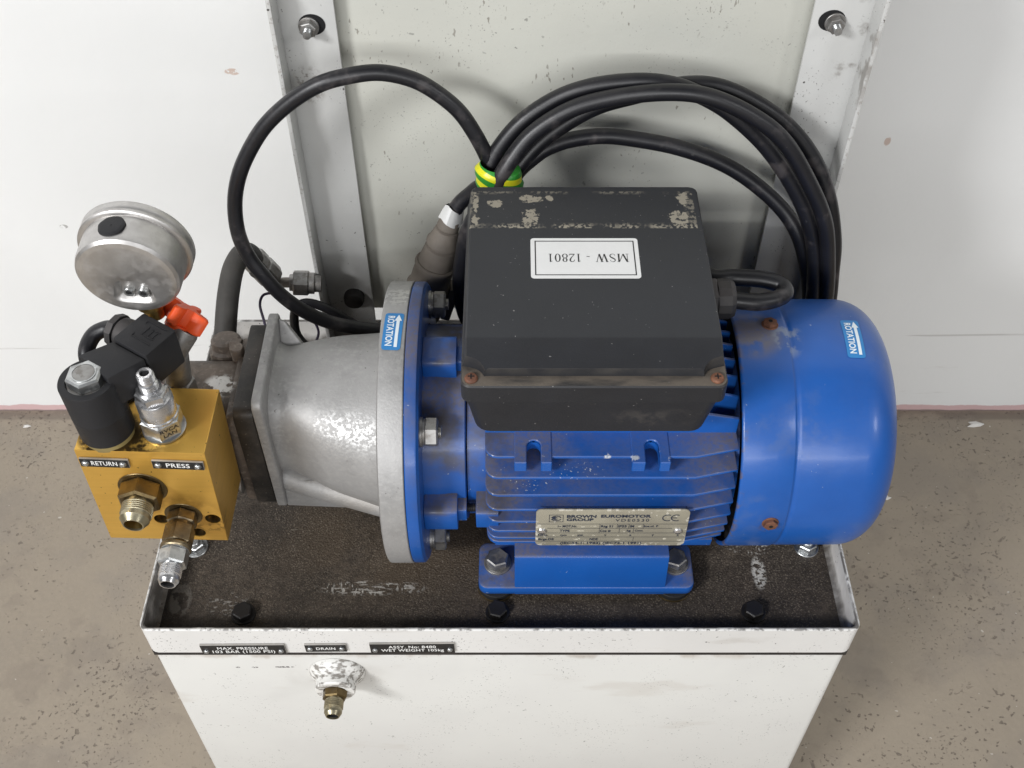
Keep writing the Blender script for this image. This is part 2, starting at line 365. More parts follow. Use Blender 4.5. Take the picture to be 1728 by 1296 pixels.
    core = g.mul(g.rng(0, -.0235, .1145, .0025), g.rng(1, .0455, .0765, .002))
    rim = g.mul(ins, g.inv(core))
    low_e = g.mul(ins, g.inv(g.step(x[1], .043, .0475)))
    rs = g.mul(g.math('MAXIMUM', g.mul(rim, .55), low_e), g.nm(430, .47, .53, detail=5), g.nm(50, .40, .54, off=6, stretch=(1, .5, 1)))
    bl = None
    for cx, cy, rx, ry in ((.1085, .052, .009, .010), (.113, .0705, .006, .009), (.012, .052, .008, .011), (.0125, .071, .012, .006), (-.011, .066, .007, .0055), (-.0235, .05, .004, .007), (.025, .0715, .004, .004), (-.024, .068, .003, .014)):
        e = g.ell((cx, cy, 0), (rx, ry, None), .9); bl = e if bl is None else g.math('MAXIMUM', bl, e)
    rs2 = g.mul(ins, g.step(g.math('ADD', g.noise(330, 6, .65), g.mul(bl, .27)), .67, .72))
    res = g.math('MAXIMUM', rs, rs2)
    c = g.mix(g.mul(ins, .35), c, (.030, .031, .034))
    c = g.mix(g.mul(res, .85), c, (.33, .30, .24))
    dot = g.mul(g.nm(520, .775, .79, detail=1), .5)
    c = g.mix(dot, c, (.35, .34, .33))
    MAT['box'] = g.done(c, g.mixf(res, g.math('ADD', .44, g.mul(g.noise(30), .1)), .8), bump=(g.math('ADD', g.noise(900, 2), g.mul(res, 2.)), .16, .0005), spec=.36)
    # earth-coloured tape
    g = G("green_yellow_tape"); x = g.xyz()
    wv = g.new("ShaderNodeTexWave"); wv.bands_direction = 'Z'; wv.inputs["Scale"].default_value = 38; wv.inputs["Distortion"].default_value = .6
    wv.inputs["Detail"].default_value = 0
    mp = g.new("ShaderNodeMapping"); g.t.links.new(g.pos, mp.inputs[0]); mp.inputs[2].default_value = (0, R(-16), 0)
    g.t.links.new(mp.outputs[0], wv.inputs["Vector"])
    c = g.mix(g.step(wv.outputs[1], .42, .5), (.72, .70, .02), (.03, .26, .03))
    MAT['tape'] = g.done(c, .35, bump=(g.noise(200, 2), .3, .001))
mats()

# ------------------------------------------------------------------ mesh helpers
def frame(loc, d, up=None):
    z = Vector(d).normalized(); u = Vector(up) if up else (Vector((0, 0, 1)) if abs(z.z) < .9 else Vector((0, 1, 0)))
    x = u.cross(z).normalized(); y = z.cross(x)
    m = Matrix((x, y, z)).transposed().to_4x4(); m.translation = Vector(loc); return m
class MB:
    def __init__(s): s.v = []; s.f = []; s.mi = []; s.cur = 0
    def add(s, vs, fs, m=None):
        o = len(s.v)
        s.v += [tuple(m @ Vector(p)) if m else tuple(p) for p in vs]
        s.f += [tuple(i+o for i in f) for f in fs]; s.mi += [s.cur]*len(fs); return s
    def loops(s, L, m=None, cap0=True, cap1=True, closed=True):
        n = len(L[0]); vs = [p for l in L for p in l]; fs = []
        for k in range(len(L)-1):
            for i in range(n if closed else n-1):
                j = (i+1) % n; fs.append((k*n+i, k*n+j, (k+1)*n+j, (k+1)*n+i))
        if cap0: fs.append(tuple(range(n))[::-1])
        if cap1: fs.append(tuple((len(L)-1)*n+i for i in range(n)))
        return s.add(vs, fs, m)
    def lathe(s, prof, loc=(0, 0, 0), d=(0, 0, 1), seg=32, cap0=True, cap1=True):
        m = frame(loc, d)
        L = [[(max(r, 1e-5)*math.cos(2*math.pi*i/seg), max(r, 1e-5)*math.sin(2*math.pi*i/seg), h) for i in range(seg)] for r, h in prof]
        return s.loops(L, m, cap0, cap1)
    def prism(s, poly, h0, h1, m=None):
        return s.loops([[(x, y, h0) for x, y in poly], [(x, y, h1) for x, y in poly]], m)
    def box(s, x0, x1, y0, y1, z0, z1, m=None):
        return s.prism([(x0, y0), (x1, y0), (x1, y1), (x0, y1)], z0, z1, m)
    def hexn(s, r, h, loc=(0, 0, 0), d=(0, 0, 1), rot=0., ch=.12):
        m = frame(loc, d) @ Matrix.Rotation(rot, 4, 'Z')
        def lp(q, z): return [(q*math.cos(math.pi/3*i), q*math.sin(math.pi/3*i), z) for i in range(6)]
        # washer-face chamfer: a circle capped on the hexagon
        c = min(h*.25, r*.1)
        return s.loops([lp(r*.95, 0), lp(r, c*.6), lp(r, h-c), lp(r*(1-ch), h)], m)
    def tube(s, pts, r, seg=12, sub=8, caps=True, smooth=True):
        P = [Vector(p) for p in pts]
        if smooth and len(P) > 2:
            Q = []
            for i in range(len(P)-1):
                a, b, c, d = P[max(i-1, 0)], P[i], P[i+1], P[min(i+2, len(P)-1)]
                for k in range(sub):
                    t = k/sub
                    Q.append(.5*((2*b)+(c-a)*t+(2*a-5*b+4*c-d)*t*t+(3*b-a-3*c+d)*t**3))
            Q.append(P[-1]); P = Q
        rr = r if callable(r) else (lambda t: r)
        t0 = (P[1]-P[0]).normalized(); n = t0.orthogonal().normalized(); L = []
        for i, p in enumerate(P):
            t = (P[min(i+1, len(P)-1)]-P[max(i-1, 0)]).normalized()
            n = (n - t*n.dot(t)).normalized(); b = t.cross(n); q = rr(i/(len(P)-1))
            L.append([tuple(p+q*(math.cos(2*math.pi*k/seg)*n+math.sin(2*math.pi*k/seg)*b)) for k in range(seg)])
        return s.loops(L, None, caps, caps)
    def mesh(s, name, mt, bevel=0., bseg=2, ang=32, flip=True, inv=None):
        bm = bmesh.new(); vs = [bm.verts.new(inv @ Vector(p) if inv else p) for p in s.v]
        for f, mi in zip(s.f, s.mi):
            try: fc = bm.faces.new([vs[i] for i in f]); fc.material_index = mi
            except ValueError: pass
        bmesh.ops.remove_doubles(bm, verts=bm.verts, dist=1e-6)
        if flip: bmesh.ops.recalc_face_normals(bm, faces=bm.faces)
        if bevel:
            es = [e for e in bm.edges if len(e.link_faces) == 2 and e.calc_face_angle(0) > .45]
            bmesh.ops.bevel(bm, geom=es, offset=bevel, segments=bseg, profile=.5, affect='EDGES', clamp_overlap=True)
        me = bpy.data.meshes.new(name); bm.to_mesh(me); bm.free()
        for p in me.polygons: p.use_smooth = True
        me.set_sharp_from_angle(angle=R(ang))
        for q in (mt if isinstance(mt, (list, tuple)) else [mt]): me.materials.append(MAT[q])
        return me
    def build(s, name, mt, parent=None, bevel=0., local=False, **k):
        inv = None
        if parent is not None and not local: inv = wmat(parent).inverted()
        me = s.mesh(name, mt, bevel, inv=inv, **k)
        return link(name, me, parent)
def wmat(o):
    m = o.matrix_basis.copy()
    while o.parent: o = o.parent; m = o.matrix_basis @ m
    return m
def link(name, me, parent=None, m=None):
    o = bpy.data.objects.new(name, me); COL.objects.link(o)
    if parent is not None: o.parent = parent
    if m is not None: o.matrix_basis = (wmat(parent).inverted() @ m) if parent is not None else m
    return o
def thing(name, label, cat, loc=(0, 0, 0), rot=(0, 0, 0), group=None):
    o = bpy.data.objects.new(name, None); COL.objects.link(o); o.empty_display_size = .02
    o.location = loc; o.rotation_euler = rot; o['label'] = label; o['category'] = cat
    o.matrix_basis = Matrix.LocRotScale(Vector(loc), Euler(rot), None)
    if group: o['group'] = group
    return o
def tag(o, label, cat, group=None):
    o['label'] = label; o['category'] = cat
    if group: o['group'] = group
    return o
def rrect(x0, x1, y0, y1, r, n=5):
    P = []
    for cx, cy, a in ((x1-r, y0+r, -90), (x1-r, y1-r, 0), (x0+r, y1-r, 90), (x0+r, y0+r, 180)):
        for k in range(n+1):
            t = R(a+90*k/n); P.append((cx+r*math.cos(t), cy+r*math.sin(t)))
    return P
_tc = {}
def text_geo(s, size, xs=1., bold=0., sp=1., align='CENTER'):
    cu = bpy.data.curves.new("lettering", 'FONT'); cu.body = s; cu.size = size; cu.align_x = align; cu.align_y = 'CENTER'
    cu.offset = bold*size; cu.space_character = sp; cu.resolution_u = 3
    o = bpy.data.objects.new("lettering", cu); COL.objects.link(o)
    dg = bpy.context.evaluated_depsgraph_get(); dg.update()
    me = bpy.data.meshes.new_from_object(o.evaluated_get(dg))
    V = [(v.co.x*xs, v.co.y) for v in me.vertices]; F = [tuple(p.vertices) for p in me.polygons]
    bpy.data.objects.remove(o); bpy.data.curves.remove(cu); bpy.data.meshes.remove(me)
    return V, F
def put_text(mb, s, size, m, u=0., v=0., **k):
    V, F = text_geo(s, size, **k); mb.add([(x+u, y+v, 0) for x, y in V], F, m)
def front_m(x, y, z):          # text plane facing the viewer side (-Y): u -> +X, v -> +Z
    return Matrix(((1, 0, 0, x), (0, 0, -1, y), (0, 1, 0, z), (0, 0, 0, 1)))
def hexbolt_mesh(name, mt, r, h, wr=0., wh=0., rot=.3, stub=None):
    b = MB(); z = 0
    if wr: b.lathe([(wr, 0), (wr, wh*.8), (wr-.0003, wh)], seg=28); z = wh
    b.hexn(r, h, (0, 0, z), rot=rot)
    if stub: b.lathe([(stub[0], z+h-.0002), (stub[0], z+h+stub[1]-.0006), (stub[0]-.0006, z+h+stub[1])], seg=20)
    return b.mesh(name, mt)
def jic(r, L0, hexr, hexh, sr):
    return None
def thread(r, z0, z1, pitch=.0012, dep=.00055):
    P = []; n = max(2, int((z1-z0)/pitch))
    for i in range(n):
        a = z0+(z1-z0)*i/n; q = (z1-z0)/n
        P += [(r-dep, a), (r-dep, a+q*.15), (r, a+q*.45), (r, a+q*.7), (r-dep, a+q*.98)]
    return P
exec_parts = []

# ------------------------------------------------------------------ setting
FZ = -.36
b = MB(); b.add([(-4, -4, FZ), (4, -4, FZ), (4, .397, FZ), (-4, .397, FZ)], [(0, 1, 2, 3)])
fl = b.build("floor", 'floor'); fl['kind'] = 'structure'; fl['label'] = 'worn pitted concrete floor'
b = MB(); b.box(-4, 4, .398, .46, FZ-.02, 2.6)
wl = b.build("wall", 'wall'); wl['kind'] = 'structure'; wl['label'] = 'white painted wall with pink line at its foot'
def crumb(x, y, s, label):
    b = MB(); n = 10; L = []
    for k, (q, h) in enumerate(((1, 0), (.9, .35), (.5, .6))):
        L.append([(x+s*q*(1+.35*math.sin(3*a+x*90)+.2*math.cos(5*a))*math.cos(a), y+s*q*.7*(1+.3*math.sin(2*a+y*70))*math.sin(a), FZ+h*s*.5) for a in [2*math.pi*i/n for i in range(n)]])
    b.loops(L); tag(b.build("plaster_crumb", 'crumb', ang=20), label, 'crumb', 'plaster crumbs on the floor')
crumb(.584, .375, .0085, 'large white plaster crumb on the concrete by the wall at far right')
crumb(.448, .262, .0040, 'small white crumb on the concrete just right of the blue fan cowl')
crumb(-.612, .372, .0040, 'small white crumb on the concrete by the wall at far left')

# ------------------------------------------------------------------ tank with drip tray
TX0, TX1, TY0, TY1 = -.2595, .2425, -.1265, .176
tank = thing("oil_tank", 'white steel oil tank with black oily drip tray on top', 'tank', (-.0085, .025, FZ))
b = MB()
b.loops([[(x, y, z) for x, y in rrect(TX0+.0015, TX1-.0015, TY0+.0015, TY1-.002, .006)] for z in (FZ+.003, -.0082)])
b.build("tank_body", 'tank', tank, bevel=.0012)
b = MB(); b.box(TX0+.0018, TX1-.0018, TY0+.0019, TY1-.004, -.0086, -.0008); b.build("gap_shade", 'gap_shade', tank)  # dark strip added to paint the shade in the tray-to-tank gap
b = MB(); rz = .031; fz = .009; t = .0028; r0 = .007
O = lambda z, i=0.: [(x, y, z) for x, y in rrect(TX0+i, TX1-i, TY0+i, TY1-i, max(r0-i, .003), 5)]
b.loops([O(-.0012, .003), O(-.0012), O(rz-.0008), O(rz, .0008)], cap0=False, cap1=False)
b.loops([O(rz, .0008), O(rz, t-.0008), O(rz-.0008, t)], cap0=False, cap1=False)
b.cur = 1; b.loops([O(rz-.0008, t), O(fz+.003, t), O(fz+.0008, t+.0012), O(fz, t+.004)], cap0=False, cap1=False)
b.cur = 2
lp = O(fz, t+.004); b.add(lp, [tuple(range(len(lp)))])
b.cur = 1; lp = O(-.0012, .003); b.add(lp, [tuple(range(len(lp)))[::-1]])
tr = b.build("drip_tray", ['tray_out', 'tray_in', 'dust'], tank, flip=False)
bb = hexbolt_mesh("tray_bolt", 'blackbolt', .0073, .0055, .0088, .0012)
for x, y, rt in ((-.194, -.1016, .2), (-.0105, -.1002, .5), (.1745, -.1002, .1)):
    link("tray_bolt", bb, tank, Matrix.Translation((x, y, fz)) @ Matrix.Rotation(rt, 4, 'Z'))
bz = hexbolt_mesh("tray_bolt", 'zinc', .0073, .0058, .0092, .0014, stub=(.004, .002))
for x, y, rt in ((.2225, -.045, .2), (-.239, -.045, .5)):
    o = link("tray_bolt", bz, tank, Matrix.Translation((x, y, fz)) @ Matrix.Rotation(rt, 4, 'Z'))
    o['label'] = 'bright zinc tray bolt'
scr = MB(); scr.lathe([(.0021, 0), (.0021, .0004), (.0016, .0012), (.0008, .0016)], seg=16)
scr.box(-.0012, .0012, -.0002, .0002, .0014, .00175)
scr_me = scr.mesh("screw", 'zinc')
def tagplate(parent, x0, x1, z0, z1, y, lines, size, roll=0., mat_edge='plate_edge', th=.0014, thing_mat=None, label=None, xs=1.25, ss=1., fit=None):
    cx, cz = (x0+x1)/2, (z0+z1)/2; w, h = (x1-x0)/2, (z1-z0)/2
    base = front_m(cx, y, cz) @ Matrix.Rotation(roll, 4, 'Z')
    if thing_mat is not None: base = thing_mat @ base
    b = MB(); b.prism([(-w, -h), (w, -h), (w, h), (-w, h)], 0, th, base)
    p = b.build("nameplate", mat_edge, parent, bevel=.00015)
    if label: p['label'] = label
    b = MB(); b.prism([(-w+.0002, -h+.0002), (w-.0002, -h+.0002), (w-.0002, h-.0002), (-w+.0002, h-.0002)], th, th+.0002, base)
    b.build("plate_face", 'black_plate', p)
    b = MB(); m = base @ Matrix.Translation((0, 0, th+.00035))
    n = len(lines)
    for i, s in enumerate(lines):
        V, F = text_geo(s, size, 1., .012, 1.06); lo, hi = min(p[0] for p in V), max(p[0] for p in V)
        k = min(xs, 2*(w-.0068)/(hi-lo)) if fit is None else 2*w*fit[i]/(hi-lo)
        b.add([((x-(lo+hi)/2)*k, y+(n-1)/2*size*.92-i*size*.92, 0) for x, y in V], F, m)
    b.build("lettering", 'white_print', p, flip=False)
    for sx in (-1, 1):
        link("screw", scr_me, p, base @ Matrix.Translation((sx*(w-.0035), 0 if n == 1 else -h*.25, th+.0002)) @ Matrix.Rotation(.6*sx, 4, 'Z') @ Matrix.Scale(ss, 4))
    return p
YF = TY0
tagplate(tank, -.2205, -.1605, -.0005, .0125, YF-.0002, ['MAX. PRESSURE', '103 BAR (1500 PSI)'], .0052, R(.9), label='black plate engraved MAX. PRESSURE 103 BAR', fit=(.6, .74))
tagplate(tank, -.1465, -.1170, .0030, .0130, YF-.0002, ['DRAIN'], .0050, R(.9), label='black plate engraved DRAIN', fit=(.46,))
tagplate(tank, -.1005, -.0405, .0015, .0145, YF-.0002, ['ASSY. No: 8480', 'WET WEIGHT 105kg'], .0052, R(.9), label='black plate engraved with assembly number and weight', fit=(.56, .74))
# drain boss and adapter
dx, dz = -.1288, -.0335; yb = TY0+.0015
b = MB(); b.lathe([(.0205, 0), (.0202, .0022), (.0185, .0045), (.0160, .0065), (.0148, .0085), (.0146, .0150), (.0138, .0160), (.0088, .0160), (.0086, .0120)], (dx, yb, dz), (0, -1, -.02), 40)
g = G("smeared_white_boss"); c = g.mix(g.mul(g.nm(330, .47, .60, detail=5, stretch=(.4, 1, 1)), .8), (.76, .75, .72), (.13, .11, .09)); MAT['boss'] = g.done(c, .5, bump=(g.noise(200, 4), .5, .001))
b.build("drain_boss", 'boss', tank)
def adapter(name, parent, o, d, hexr, hexh, tr_, tl, mats_, bore, sp=.0008, rot=.2, label=None):
    """37 degree flare adapter: hexagon, thread, cone nose and open bore"""
    o = Vector(o); d = Vector(d).normalized()
    b = MB(); b.lathe([(hexr*.97, -.0005), (hexr*.97, sp)], o, d, 28); b.hexn(hexr, hexh, o+d*sp, d, rot)
    h = b.build(name, mats_[0], parent)
    if label: h['label'] = label
    z0 = sp+hexh-.0003
    b = MB(); P = [(tr_*.9, z0), (tr_*.9, z0+.0015)]+thread(tr_, z0+.0015, z0+tl)+[(tr_*.93, z0+tl+.0006), (tr_*.93, z0+tl+.003), (tr_*.88, z0+tl+.0036), (bore+.0007, z0+tl+.0036+(tr_*.88-bore)*1.15), (bore, z0+tl+.0036+(tr_*.88-bore)*1.15)]
    end = P[-1][1]
    P += [(bore, z0+.004)]
    b.lathe(P, o, d, 36, cap0=False, cap1=False); tn = b.build("thread_nose", mats_[1], h)
    b = MB(); b.lathe([(bore-.00015, end-.0012), (bore-.0004, z0+.0045), (0, z0+.0044)], o, d, 28, cap0=False); b.build("bore", mats_[2], tn)
    return h, o+d*end
adapter("drain_adapter", tank, (dx, yb-.0125, dz-.0003), (0, -1, -.02), .0092, .0085, .0070, .0075, ('ybrown', 'yzinc', 'dark'), .0042)

# ------------------------------------------------------------------ uprights and panel
def upright(xo, xi, label):
    s = 1 if xo > xi else -1
    t = thing("steel_upright", label, 'upright', ((xo+xi)/2, .165, 0), group='uprights behind the motor')
    b = MB(); z0, z1 = .004, .43; th = .003
    # web parallel to the wall, with a slotted hole higher up left to the bolt washer
    b.box(min(xo, xi), max(xo, xi), .165, .168, z0, z1)
    m = Matrix(((0, 0, s, xo-s*th), (1, 0, 0, 0), (0, 1, 0, 0), (0, 0, 0, 1)))
    b.prism([(.1653, z0), (.145, z0), (.145, .351), (.1653, .372)], 0, th, m)
    b.build("web_and_flange", 'upright', t, bevel=.0006)
    return t
ul = upright(-.1575, -.1175, 'left white steel upright carrying the loose black cable loop')
ur = upright(.2415, .1995, 'right white steel upright behind the coiled black cable')
def panel_bolt(par, x, z, s):
    b = MB(); y = .165
    hole = [(x+s*.0022+.0078*math.cos(a)*1.15, z+.001+.0078*math.sin(a)) for a in [2*math.pi*i/24 for i in range(24)]]
    b.add([(p[0], y-.0003, p[1]) for p in hole], [tuple(range(24))]); b.build("slot_hole", 'dark', par)
    b = MB(); b.lathe([(.0070, 0), (.0070, .0013), (.0066, .0016)], (x, y-.0005, z), (0, -1, 0), 28)
    b.hexn(.0059, .0050, (x, y-.0020, z), (0, -1, 0), .25); bo = b.build("panel_bolt", 'zinc_dull', par)
    b = MB(); b.lathe(thread(.0030, .0065, .0112, .0008, .0003)+[(.0026, .0124), (0, .0125)], (x, y-.0006, z), (0, -1, 0), 20); b.build("stud", 'zinc', bo)
panel_bolt(ul, -.1358, .321, 1); panel_bolt(ur, .2152, .324, -1)
b = MB(); b.lathe([(.0085, 0), (.0088, .004), (.0078, .0075), (.003, .009)], (-.1325, .165, .070), (0, -1, 0), 24); b.build("rubber_plug", 'blackbolt', ul)
b = MB(); b.box(-.150, .236, .1745, .1775, .046, .60); bp = b.build("back_panel", 'panel', bevel=.0005)
tag(bp, 'cream grey sheet steel panel bolted behind the two white uprights', 'panel')

# ------------------------------------------------------------------ electric motor
AZ = .105
motor = thing("electric_motor", 'blue electric motor with ribbed body, black terminal box and rounded fan cowl', 'motor', (.05, 0, .0))
AX = (1, 0, 0)
def ax(x, y=0, z=0): return (x, y, AZ+z)
# stator core
b = MB(); b.lathe([(.060, -.030), (.0655, -.0297), (.0655, -.0178), (.0668, -.0172), (.0668, .150), (.05, .1505)], (0, 0, AZ), AX, 64); b.build("stator_body", 'blue', motor)
RE = .0868; th = .0024
SLOTS = (.0140, .0900)
def fin_mesh(k, notch=False):
    e = math.sqrt(RE*RE-k*k); i0 = math.sqrt(max(.0668**2-k*k, 0))-.004
    pl = [(-.0175, i0), (-.0175, e-.009)]
    for q in range(1, 5):
        a = R(180-22.5*q); pl.append((-.0095+.008*math.cos(a), e-.009+.009*math.sin(a)))
    if notch:
        for sx in SLOTS:
            pl += [(sx-.0046, e)]+[(sx-.0046*math.cos(R(a)), .0625-.0046*math.sin(R(a))) for a in range(0, 181, 20)]+[(sx+.0046, e)]
    pl += [(.118, e), (.1465, e-.0065), (.1465, i0)]
    b = MB(); b.prism(pl, -th/2, th/2)
    return b.mesh("cooling_fin", 'blue', bevel=.0005, bseg=1)
ks = [-.05, -.0375, -.025, -.0125, 0, .0125, .025, .0375, .05]
for k in ks:
    me = fin_mesh(k)
    # local (u along X, v outward, w thickness) placed on the front, rear, top sides
    link("cooling_fin", fin_mesh(k, True) if k == .05 else me, motor, Matrix(((1, 0, 0, 0), (0, -1, 0, 0), (0, 0, 1, AZ+k), (0, 0, 0, 1))))
    link("cooling_fin", me, motor, Matrix(((1, 0, 0, 0), (0, 1, 0, 0), (0, 0, 1, AZ+k), (0, 0, 0, 1))))
    link("cooling_fin", me, motor, Matrix(((1, 0, 0, 0), (0, 0, 1, k), (0, 1, 0, AZ), (0, 0, 0, 1))))
# foot bosses with open slots on the upper front fin
for x0, x1, sx in ((.0015, .0256, .0140), (.0768, .1014, .0900)):
    b = MB(); y0, y1 = -.0765, -.046; hw = .0046
    arc = [(sx+hw*math.cos(R(a)), -.0625+hw*math.sin(R(a))) for a in range(0, 181, 20)]
    pl = [(x0, y1), (x0, y0), (sx-hw, y0)]+arc[::-1]+[(sx+hw, y0), (x1, y0), (x1, y1)]
    b.prism(pl, AZ+.0425, AZ+.0520); b.build("slotted_boss", 'blue', motor, bevel=.0006, bseg=1)
# lower step joining the last fins
b = MB(); b.prism([(-.05, -.068), (-.068, -.057), (-.0695, -.0475), (-.05, -.045)], -.012, .142, Matrix(((0, 0, 1, 0), (1, 0, 0, 0), (0, 1, 0, AZ), (0, 0, 0, 1))))
b.build("lower_rib", 'blue', motor, bevel=.0006)
# end shield and flange
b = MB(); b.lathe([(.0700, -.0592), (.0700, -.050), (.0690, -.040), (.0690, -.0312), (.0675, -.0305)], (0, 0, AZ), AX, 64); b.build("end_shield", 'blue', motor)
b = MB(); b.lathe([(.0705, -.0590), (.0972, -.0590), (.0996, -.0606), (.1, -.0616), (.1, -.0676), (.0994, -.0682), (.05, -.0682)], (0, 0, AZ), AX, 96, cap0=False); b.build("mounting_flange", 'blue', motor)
for a in (4, 94, 184, 274):
    # lugs that carry the tie bolts, on the four sides of the end shield
    m = Matrix.Translation((0, 0, AZ)) @ Matrix.Rotation(R(a), 4, 'X')
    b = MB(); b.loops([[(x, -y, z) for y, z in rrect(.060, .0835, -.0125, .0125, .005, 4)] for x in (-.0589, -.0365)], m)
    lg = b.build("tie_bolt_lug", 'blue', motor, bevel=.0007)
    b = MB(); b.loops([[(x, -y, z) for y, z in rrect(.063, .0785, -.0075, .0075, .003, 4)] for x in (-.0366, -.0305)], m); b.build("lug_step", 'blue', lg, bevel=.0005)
    b = MB(); b.lathe(thread(.0031, -.0306, -.0240, .0011, .0004), m @ Vector((0, -.0715, 0)), AX, 16); b.build("tie_bolt", 'blackbolt', lg)
    b = MB(); b.loops([[(x, -y, z) for y, z in rrect(.060, .0825, -.010, .010, .003, 4)] for x in (-.0242, -.0090)], m); b.build("lug_seat", 'blue', lg, bevel=.0006)
    b = MB(); b.hexn(.0050, .0058, m @ Vector((-.0092, -.0745, -.001)), AX, .2); b.build("tie_bolt_head", 'zinc', lg)
nb = MB(); nb.lathe([(.0098, 0), (.0098, .0015)], seg=28); nb.lathe([(.0086, .0015), (.0088, .0032), (.0084, .0034)], seg=28); nb.hexn(.0098, .0082, (0, 0, .0034), rot=.25)
nb.lathe(thread(.0042, .0114, .0138, .0011, .0004), seg=18)
nb_me = nb.mesh("flange_bolt", 'zinc_dull')
for a in (46, -46, 134, 226):
    p = Vector((-.0589, -.0838*math.cos(R(a)), AZ+.0838*math.sin(R(a))))
    link("flange_bolt", nb_me, motor, frame(p, AX) @ Matrix.Rotation(R(a), 4, 'Z'))
# fan cowl
P = [(.0852, .1478), (.0866, .1470), (.0880, .1476), (.0882, .1490), (.0882, .1806), (.0877, .1816), (.0868, .1824), (.0867, .1836), (.0873, .1846), (.0876, .1860), (.0875, .2270)]
for k in range(1, 13):
    t = k/12*math.pi/2; P.append((.0875-.0285*(1-math.cos(t)), .2270+.0270*math.sin(t)))
P += [(.050, .2545), (.030, .2548)]
b = MB(); b.lathe(P, (0, 0, AZ), AX, 128, cap0=False, cap1=True)
b.lathe([(.0852, .1478), (.0848, .20)], (0, 0, AZ), AX, 96, cap0=False, cap1=False)
cw = b.build("fan_cowl", 'cowl', motor, ang=60)
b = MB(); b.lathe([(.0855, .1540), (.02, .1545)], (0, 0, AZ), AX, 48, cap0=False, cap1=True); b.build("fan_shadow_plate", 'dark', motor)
for a in (97.5, 1.0, -82, 188):
    n = Vector((0, -math.cos(R(a)), math.sin(R(a)))); p = Vector((.1715, 0, AZ))+n*.0878
    b = MB(); b.lathe([(.0056, -.0004), (.0056, .0007), (.0052, .001)], p, n, 20); b.hexn(.0048, .0028, p+n*.0008, n, .3, .35)
    sb = b.build("cowl_screw", 'rust', cw)
    b = MB(); b.lathe([(.0014, 0), (.0014, .0003)], p+n*.0035, n, 10); b.build("screw_slot", 'dark', sb)
# feet
FB = .015
for s in (1, -1):
    m = Matrix.Scale(s, 4, (0, 1, 0)) if s < 0 else Matrix.Identity(4)
    b = MB(); b.loops([[(x, y, z) for x, y in rrect(-.0242, .1318, -.0888, -.050, .0065, 5)] for z in (FB, FB+.0092)], m)
    ft = b.build("motor_foot", 'blue', motor, bevel=.0016, bseg=3)
    mm = m @ Matrix(((0, 0, 1, 0), (1, 0, 0, 0), (0, 1, 0, 0), (0, 0, 0, 1)))
    b = MB(); b.prism([(-.0892, FB+.0006), (-.0838, FB+.0415), (-.0825, FB+.0425), (-.046, FB+.0425), (-.046, FB+.0006)], .0018, .1105, mm)
    b.build("foot_web", 'blue', ft, bevel=.0008)
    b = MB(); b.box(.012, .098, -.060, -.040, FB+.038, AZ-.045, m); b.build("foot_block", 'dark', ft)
    for x in (-.0105, .1190):
        b = MB(); c = m @ Vector((x, -.0685, FB+.0092))
        b.lathe([(.0100, 0), (.0100, .0016), (.0097, .0018)], c, (0, 0, 1), 28); b.lathe([(.0082, .0018), (.0085, .0034)], c, (0, 0, 1), 28)
        b.hexn(.0083, .0064, c+Vector((0, 0, .0034)), (0, 0, 1), .35+x*3); b.build("foot_bolt", 'zinc_dull', ft)
        b = MB(); c = m @ Vector((x-.001, -.078, .009)); b.lathe([(.0128, 0), (.0132, .0006), (.0132, .0054), (.0128, .006)], c, (0, 0, 1), 36); pd = b.build("rubber_pad", 'pad', ft)
        b = MB(); b.lathe([(.0139, .0), (.0137, .0009), (.013, .0012)], c, (0, 0, 1), 36); b.build("pad_ring", 'ybrown', pd)
# motor nameplate
NY = -.0886
pl0 = rrect(.0158, .1166, .0815, .1236, .004)
b = MB(); b.loops([[(x, NY+dy, z) for x, z in pl0] for dy in (0, -.0011)]); npl = b.build("motor_nameplate", 'nplate', motor, bevel=.0002)
npl['label'] = 'silver rating plate with maker name and table of ratings'
b = MB(); b.box(.018, .114, NY+.0004, NY+.004, .085, .120); b.build("plate_bracket", 'blue', npl)
b = MB(); T = front_m(.0158, NY-.00135, .0815)
def nt(s, x0, x1, yc, cap, bold=.0, sp=1.):   # text fitted between x0..x1 of a 1500 x 330 grid over the plate
    V, F = text_geo(s, 1., 1., bold, sp); lo, hi = min(p[0] for p in V), max(p[0] for p in V); b0, t0 = min(p[1] for p in V), max(p[1] for p in V)
    kx = (x1-x0)*.1008/1500/(hi-lo); ky = cap*.0421/330/.70
    b.add([(x0*.1008/1500+(x-lo)*kx, (330-yc)*.0421/330+(y-.0)*ky, 0) for x, y in V], F, T)
nt('BROWN', 300, 590, 58, 24, .035); nt('EUROMOTOR', 635, 1125, 56, 24, .035); nt('GROUP', 300, 565, 88, 22, .035)
nt('VDE0530', 780, 1110, 93, 24, sp=1.3)
for q in (('1~ MOT.Nr.', 217, 408, 148, 19), ('Rtg S1', 643, 763, 148, 19), ('IP55', 815, 898, 148, 19), ('IM', 930, 972, 148, 19), ('Ins.cl. F', 1070, 1210, 147, 17), ('TYPE', 238, 338, 190, 20), ('Cos \u03c6', 638, 745, 190, 19), ('kg', 905, 945, 188, 17), ('Conn.', 985, 1070, 188, 15), ('50Hz.', 20, 125, 229, 18), ('rpm', 245, 310, 230, 15), ('kW.', 420, 480, 233, 18), ('V', 685, 706, 232, 18), ('A', 935, 957, 232, 18), ('V', 1160, 1181, 232, 18), ('A', 1410, 1432, 232, 18), ('Brgs.DE', 28, 185, 269, 18), ('NDE', 543, 625, 269, 19), ('(IEC34-1: 1983) (IEC72-1 1991)', 250, 1070, 306, 19)):
    nt(*q, .026)
U = .1008/1500; VV = .0421/330
